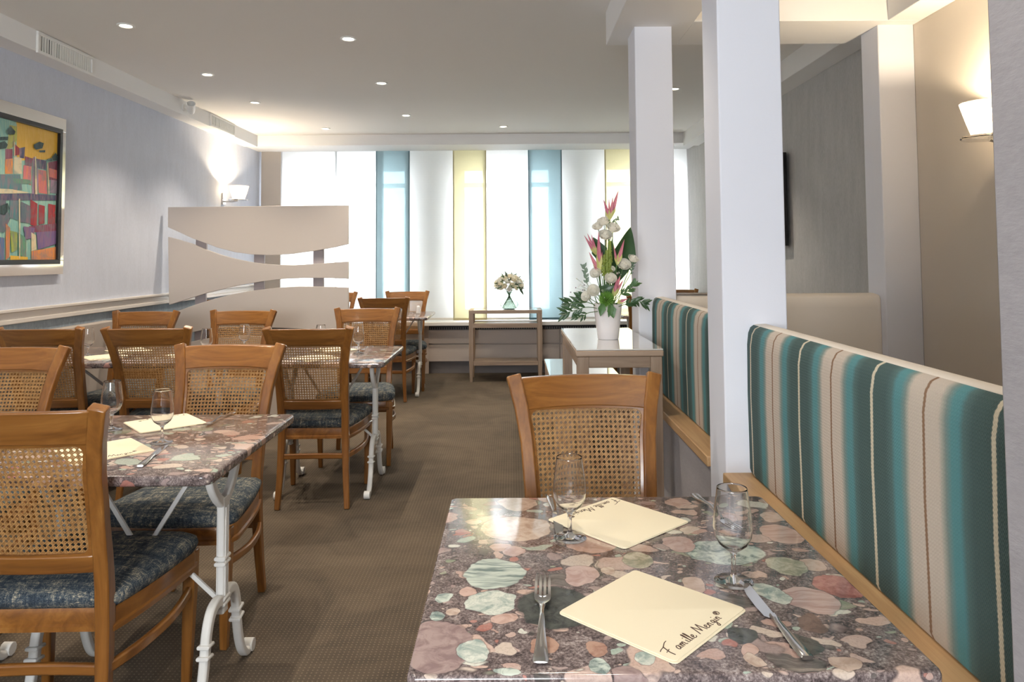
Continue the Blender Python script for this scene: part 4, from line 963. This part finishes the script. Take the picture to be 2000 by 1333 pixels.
# ================================================================== CONSOLE, LOW TABLE, TROLLEY
GLOSS = mat('white_glass_top', (.62, .60, .57), .04, spec=.8, coat=1.0)
def frame_table(name, label, cat, x0, x1, y0, y1, h, leg, apron, loc_group=None):
    t = thing(name, label, cat, (x0, y0, 0)); w, d = x1 - x0, y1 - y0
    for a in (0, w - leg):
        for b in (0, d - leg): MB().box(a, a + leg, b, b + leg, 0, h - .030).build('leg', OZ, t, bevel=.002)
    for a, b in ((.002, leg * .6), (d - leg * .6, d - .002)): MB().box(leg, w - leg, a, b, h - .030 - apron, h - .030).build('end_apron', OX, t, bevel=.0015)
    for a, b in ((.002, leg * .6), (w - leg * .6, w - .002)): MB().box(a, b, leg, d - leg, h - .030 - apron, h - .030).build('side_apron', OY, t, bevel=.0015)
    MB().box(-.006, w + .006, -.006, d + .006, h - .029, h - .006).build('top_frame', OX, t, bevel=.004)
    MB().box(-.004, w + .004, -.004, d + .004, h - .0055, h).build('glass_top', GLOSS, t, bevel=.0015)
    return t
frame_table('console_table', 'tall limed oak console with pale glass top carrying the flower pot', 'console table', .246, .570, 2.80, 3.62, .930, .044, .042)
frame_table('coffee_table', 'low table with pale glossy top glimpsed beyond the tall oak console', 'side table', .245, .70, 4.30, 5.62, .50, .05, .04)
t = thing('serving_trolley', 'slim limed oak two-shelf trolley under the window carrying the small bouquet', 'trolley', (-.452, 7.52, 0))
w, d, h, L = .756, .36, .735, .046
for a in (0, w - L):
    for b in (0, d - L): MB().sweep([(a + L / 2, b + L / 2, 0), (a + L / 2, b + L / 2, .25), (a + L / 2, b + L / 2, h - .034)], (1, 0, 0), [(L * .62, L * .62), (L, L), (L, L)]).build('leg', OZ, t, bevel=.002)
MB().box(0, w, 0, L, h - .034, h).box(0, w, d - L, d, h - .034, h).build('handrail', OX, t, bevel=.002)
MB().box(0, L, L, d - L, h - .034, h).box(w - L, w, L, d - L, h - .034, h).build('side_rail', OY, t, bevel=.002)
MB().box(L, w - L, .004, d - .004, .585, .592).box(L, w - L, 0, .02, .555, .600).box(L, w - L, d - .02, d, .555, .600).build('upper_shelf', OX, t, bevel=.001)
MB().box(L, w - L, .004, d - .004, .185, .200).box(L, w - L, 0, .02, .172, .212).build('lower_shelf', OX, t, bevel=.001)
MB().box(.010, w - .010, .052, d - .052, h - .010, h - .001).build('glass_top', GLOSS, t)

# ================================================================== FLOWERS
def leaf(m, base, tip, width, nrm, sag=0.0, fold=.25, mt=None, n=8, peak=.45):
    base, tip, nrm = Vector(base), Vector(tip), Vector(nrm)
    ax = tip - base; L = ax.length; ax.normalize(); side = ax.cross(nrm).normalized(); up = side.cross(ax)
    vs = []; fs = []
    for k in range(n + 1):
        t_ = k / n
        wv = (t_ / peak) ** .7 if t_ < peak else ((1 - t_) / (1 - peak)) ** .8
        w_ = width / 2 * max(wv, .02)
        c = base + ax * L * t_ + up * sag * L * math.sin(PI * t_)
        for q in (-1, -.5, 0, .5, 1): vs.append(c + side * w_ * q + up * fold * w_ * (abs(q)))
    th = .0008
    nn = len(vs); vs2 = [v + up * th for v in vs]
    for k in range(n):
        for j in range(4):
            a = k * 5 + j; fs.append((a, a + 1, a + 6, a + 5)); fs.append((a + nn, a + 5 + nn, a + 6 + nn, a + 1 + nn))
    for k in range(n):
        for j in (0, 4):
            a = k * 5 + j; fs.append((a, a + 5, a + 5 + nn, a + nn))
    m.add(vs + vs2, fs, mt)
def leafmat(name, a, b, rough=.4, trans=0):
    m = mat(name, a, rough); g = N(m); g.color(g.mix(g.noise(g.coord('Object', (1, 1, 1)), 30, 3), a, b)); return m
G1 = leafmat('dark_leaf', (.012, .040, .014), (.035, .095, .028), .35); G2 = leafmat('mid_leaf', (.03, .09, .025), (.09, .19, .06), .45); G3 = leafmat('bright_bloom_green', (.07, .20, .02), (.20, .38, .06), .6)
GO = leafmat('olive_spike', (.10, .16, .02), (.30, .36, .07), .6); PK = leafmat('pink_bract', (.42, .09, .17), (.68, .30, .34), .4); YB = leafmat('yellow_bract', (.40, .42, .12), (.64, .60, .26), .4)
def petal(name, a, b):
    m = leafmat(name, a, b, .5); g = N(m); out = m.node_tree.nodes['Material Output']
    tl = g.n('ShaderNodeBsdfTranslucent'); tl.inputs[0].default_value = (*b, 1); mx = g.n('ShaderNodeMixShader'); mx.inputs[0].default_value = .6
    g.l(g.b.outputs[0], mx.inputs[1]); g.l(tl.outputs[0], mx.inputs[2]); g.l(mx.outputs[0], out.inputs[0]); return m
WP = petal('white_petal', (.86, .85, .78), (.95, .94, .90)); CP = petal('cream_petal', (.86, .80, .64), (.95, .91, .80)); STM = leafmat('stem_green', (.05, .12, .03), (.10, .20, .06), .5)
PU = mat('purple_bud', (.16, .06, .12), .5); GREYP = mat('grey_green_sprig', (.16, .22, .17), .6)
def rose(m, c, r, up=(0, -.5, .86), mt=WP, layers=4):
    c = Vector(c); up = Vector(up).normalized(); a = up.orthogonal().normalized(); b = up.cross(a)
    for l in range(layers):
        n = 4 + l; rr = r * (l + .7) / layers; hh = r * (1.25 - .62 * l / layers)
        for k in range(n):
            th = 2 * PI * (k + .5 * (l % 2)) / n + .4 * l; span = 2 * PI / n * .75
            vs = []; fs = []
            for i in range(5):
                v = i / 4
                for j in range(5):
                    u = (j - 2) / 2; ang = th + u * span * (.45 + .55 * math.sin(PI * min(1, v * .75 + .1)))
                    rad = rr * (.25 + .75 * math.sin(v * PI * .55)) + (r * .10 * max(0, v - .8) * 5 * (l / layers))
                    z_ = hh * (v * (1 - .10 * u * u)) - r * .45
                    vs.append(c + a * rad * math.cos(ang) + b * rad * math.sin(ang) + up * z_)
            for i in range(4):
                for j in range(4): q = i * 5 + j; fs.append((q, q + 1, q + 6, q + 5))
            m.add(vs, fs, mt)
    m.lathe([(.0005, -r * .5), (r * .35, -r * .35), (r * .6, 0), (r * .3, r * .45), (.0005, r * .6)], tuple(c), 10, mt)
t = thing('flower_arrangement', 'tall arrangement of pink heliconia and white roses in a white pot on the oak console', 'flower arrangement', (.409, 3.14, .9305))
fa = t
POT = mat('white_glazed_pot', (.80, .76, .76), .16, coat=.6)
MB().lathe([(.0005, 0), (.0425, 0), (.045, .003), (.0535, .075), (.0605, .140), (.0625, .150), (.060, .1515), (.057, .148), (.050, .10), (.0005, .10)], n=48, cap=(True, False)).build('pot', POT, fa, smooth=50)
MB().lathe([(.0005, .128), (.058, .124)], n=24).build('moss', G1, fa)
S = 3.14 / 1420
def fp(x, y, dy=0.0):
    """offset from the pot foot for a spot seen at this place"""
    return Vector(((x - 1187) * S * 1.0 + .409 * (dy / 3.14), dy, (663 - y) * S * 1.0))
def stem(m, a, b, r=.002, mt=None): m.tube([a, (Vector(a) + Vector(b)) / 2 + Vector((random.uniform(-.01, .01), 0, 0)), b], r, 6, mt)
root = Vector((0, 0, .12))
def heliconia(bx, by, tips, dy=-.02):
    m = MB(); b = fp(bx, by, dy)
    stem(m, root + Vector((b.x * .2, 0, 0)), b, .004, STM)
    for (x, y, w) in tips:
        tp = fp(x, y, dy + random.uniform(-.02, .02)); v = tp - b
        leaf(m, b - v * .05, b + v * .66, .0215 * w, (0, -1, .1), 0, .5, YB, 6, .5)
        leaf(m, b + v * .25, tp, .0150 * w, (0, -1, .1), 0, .6, PK, 7, .28)
    return m.build('heliconia', None, fa, smooth=60, fix=False)
heliconia(1193, 432, [(1181, 392, 1), (1192, 391, .7), (1200, 388, .9), (1211, 374, 1.2)])
heliconia(1166, 500, [(1143, 462, .9), (1149, 458, .9), (1157, 460, .8), (1160, 480, .7)])
heliconia(1172, 535, [(1171, 455, 1.3), (1178, 494, .8), (1152, 494, 1.1), (1160, 520, .8)], -.04)
heliconia(1206, 520, [(1221, 470, 1.1), (1200, 482, .7), (1210, 500, .7)], -.03)
heliconia(1198, 580, [(1212, 540, 1.2), (1206, 545, 1.0), (1218, 548, .9), (1202, 556, .8)], -.06)
heliconia(1206, 592, [(1226, 583, .9), (1216, 584, .7)], -.06)
for k, (a, b_, w, mt, dy) in enumerate([((1200, 560), (1234, 446), .115, G1, .03), ((1180, 520), (1160, 465), .075, G1, .05), ((1190, 545), (1197, 470), .05, G2, .04)]):
    m = MB(); leaf(m, fp(*a, dy), fp(*b_, dy), w, (.25, -1, .0), .04, .22, mt, 12, .5); stem(m, root, fp(*a, dy), .003, STM); m.build('broad_leaf', None, fa, smooth=60, fix=False)
for (x, y, r, dy, up) in [(1182, 436, .020, -.02, (-.2, -.5, .8)), (1171, 445, .018, -.02, (-.4, -.5, .7)), (1199, 449, .021, -.03, (.2, -.6, .7)), (1184, 463, .021, -.03, (0, -.7, .7)), (1160, 568, .018, -.07, (0, -.95, .25)), (1147, 579, .016, -.06, (-.5, -.7, .3)),
                      (1165, 536, .017, -.05, (-.3, -.8, .5)), (1219, 520, .021, -.03, (.1, -.7, .6)), (1237, 509, .017, -.02, (.3, -.4, .7)), (1193, 546, .018, -.07, (0, -.8, .5)), (1196, 528, .010, -.05, (0, -.8, .5))]:
    m = MB(); c = fp(x, y, dy); stem(m, root + Vector((c.x * .3, 0, 0)), c, .0018, STM); rose(m, c, r * 1.5, up); m.build('white_rose', None, fa, smooth=70, fix=False)
# upright olive spikes
m = MB()
for (x0, y0, x1, y1, r) in [(1187, 548, 1187, 492, .015), (1192, 540, 1193, 474, .013), (1180, 540, 1182, 500, .012)]:
    a, b_ = fp(x0, y0, -.05), fp(x1, y1, -.05)
    for k in range(70):
        t_ = random.random(); a_ = random.random() * 2 * PI; rr = r * (1 - .75 * t_) ; c = a.lerp(b_, t_) + Vector((rr * math.cos(a_), rr * math.sin(a_), 0))
        m.lathe([(.0003, -.004), (.0036, 0), (.0003, .0045)], tuple(c), 6, GO)
    stem(m, root, a, .003, STM); m.tube([a, b_], r * .5, 8, GO)
m.build('green_spike', None, fa, smooth=60, fix=False)
# shaggy green bloom
m = MB(); c = fp(1185, 586, -.075)
for k in range(170):
    z_ = 1 - 2 * (k + .5) / 170; rr = math.sqrt(1 - z_ * z_); a_ = k * 2.39996; d_ = Vector((rr * math.cos(a_), rr * math.sin(a_), z_))
    leaf(m, c + d_ * .008, c + d_ * .036 + Vector((0, 0, .004)), .0062, d_.orthogonal(), .12, .4, G3, 3, .5)
m.build('green_chrysanthemum', None, fa, smooth=60, fix=False)
# side foliage
def spray(pts, w, ln, mt, name='foliage_spray', n=10, dy=-.03):
    m = MB(); P = catmull([root] + [fp(x, y, dy) for x, y in pts], 5); m.tube(P, .0016, 5, STM)
    for k in range(n):
        i = int(len(P) * (.38 + .62 * k / n)); i = min(i, len(P) - 2); p = P[i]; tg = (P[i + 1] - P[i]).normalized(); s_ = 1 if k % 2 else -1
        sd = Vector((-tg.z, random.uniform(-.4, .2), tg.x)) * s_
        leaf(m, p, p + (tg * .75 + sd * .55).normalized() * ln * random.uniform(.8, 1.15), w, (0, -1, .4), .05, .25, mt, 6)
    leaf(m, P[-3], P[-1] + (P[-1] - P[-2]).normalized() * ln * .5, w, (0, -1, .4), 0, .25, mt, 6)
    m.build(name, None, fa, smooth=60, fix=False)
spray([(1150, 592), (1125, 592), (1108, 594)], .016, .050, G1, n=8); spray([(1150, 600), (1125, 606), (1104, 611)], .017, .052, G1, n=8, dy=-.05)
spray([(1158, 588), (1142, 584), (1132, 584)], .024, .05, G1, n=6, dy=.0); spray([(1230, 588), (1246, 590), (1260, 594)], .014, .042, G1, n=8, dy=-.02)
spray([(1210, 580), (1225, 572), (1242, 556)], .012, .035, G2, n=14, dy=.0); spray([(1150, 560), (1146, 540), (1142, 522)], .012, .022, GREYP, n=12, dy=-.02); spray([(1152, 610), (1138, 618), (1124, 618)], .010, .03, G1, n=8, dy=-.06)
spray([(1216, 596), (1228, 592), (1238, 592)], .016, .035, G1, n=6, dy=-.06); spray([(1228, 545), (1236, 525), (1240, 512)], .008, .02, GREYP, n=10, dy=-.01); spray([(1196, 450), (1204, 436), (1209, 430)], .008, .018, GREYP, n=6, dy=-.01)
for a, b_, w in (((1178, 590), (1173, 616), .034), ((1190, 592), (1198, 620), .040), ((1196, 592), (1188, 618), .028), ((1172, 562), (1200, 574), .05), ((1174, 572), (1204, 560), .045)):
    m = MB(); dq = -.04 if a[1] < 580 else -.085; leaf(m, fp(*a, dq), fp(*b_, dq - .015), w, (0, -1, .2), .08, .25, G1 if a[1] < 580 else G2, 8, .5); m.build('broad_leaf', None, fa, smooth=60, fix=False)
m = MB()
for k in range(46):
    x, y = (random.gauss(1140, 10), random.gauss(566, 10)) if k < 30 else (random.gauss(1205, 8), random.gauss(536, 7))
    c = fp(x, y, random.uniform(-.05, .02)); m.lathe([(.0003, -.003), (.0028, 0), (.0003, .003)], tuple(c), 6, WP if k % 3 or k > 30 else PU)
    if k % 2 == 0: m.tube([fp(1172, 580, -.02), c], .0005, 4, STM)
m.build('filler_sprig', None, fa, smooth=60, fix=False)

# small bouquet in a glass vase on the trolley
t = thing('bouquet_vase', 'small round cream bouquet in a ribbed glass vase on the oak trolley', 'vase of flowers', (-.035, 7.70, .7355))
pr = [(.0005, 0), (.055, .0), (.078, .012), (.096, .040), (.092, .065), (.066, .095), (.042, .125), (.034, .150), (.036, .170), (.044, .182)]
ms = MB(); rs = []; n = 36
for r_, z_ in pr: rs.append([(r_ * (1 + .025 * (k % 2)) * math.cos(2 * PI * k / n), r_ * (1 + .025 * (k % 2)) * math.sin(2 * PI * k / n), z_) for k in range(n)])
for r_, z_ in reversed(pr): rs.append([((max(r_ - .004, .0003)) * math.cos(2 * PI * k / n), (max(r_ - .004, .0003)) * math.sin(2 * PI * k / n), max(z_, .006)) for k in range(n)])
ms.rings(rs, None, (True, True)).build('vase', VGL, t, smooth=40)
m = MB()
for k in range(26):
    a_ = 2 * PI * k / 26; m.tube([(.070 * math.cos(a_), .070 * math.sin(a_), .02), (.008 * math.cos(a_ + 2), .008 * math.sin(a_ + 2), .15), (.05 * math.cos(a_ + 3), .05 * math.sin(a_ + 3), .22)], .0014, 5, G2)
m.build('stems', None, t, fix=False)
k = 0
for i in range(38):
    z_ = 1 - 1.55 * (i + .5) / 38; rr = math.sqrt(max(0, 1 - z_ * z_)); a_ = i * 2.39996
    c = Vector((.135 * rr * math.cos(a_), .12 * rr * math.sin(a_), .255 + .095 * z_)); m = MB()
    rose(m, c, random.uniform(.026, .038), (c.x * 4, c.y * 4 - .2, .5), CP if i % 3 else WP, 3); m.build('cream_rose', None, t, smooth=70, fix=False)
m = MB()
for i in range(90):
    z_ = random.uniform(-.45, 1); rr = math.sqrt(1 - z_ * z_); a_ = random.random() * 2 * PI; d_ = Vector((rr * math.cos(a_), rr * math.sin(a_), z_ * .8))
    c = Vector((0, 0, .255)) + d_ * .085; leaf(m, c, c + d_ * random.uniform(.05, .11), .020, (0, -1, .3), .05, .25, (G2, GREYP, G1)[i % 3], 5)
leaf(m, (.10, -.02, .24), (.155, -.03, .14), .03, (0, -1, .2), .1, .3, G1, 6)
m.build('foliage', None, t, smooth=60, fix=False)
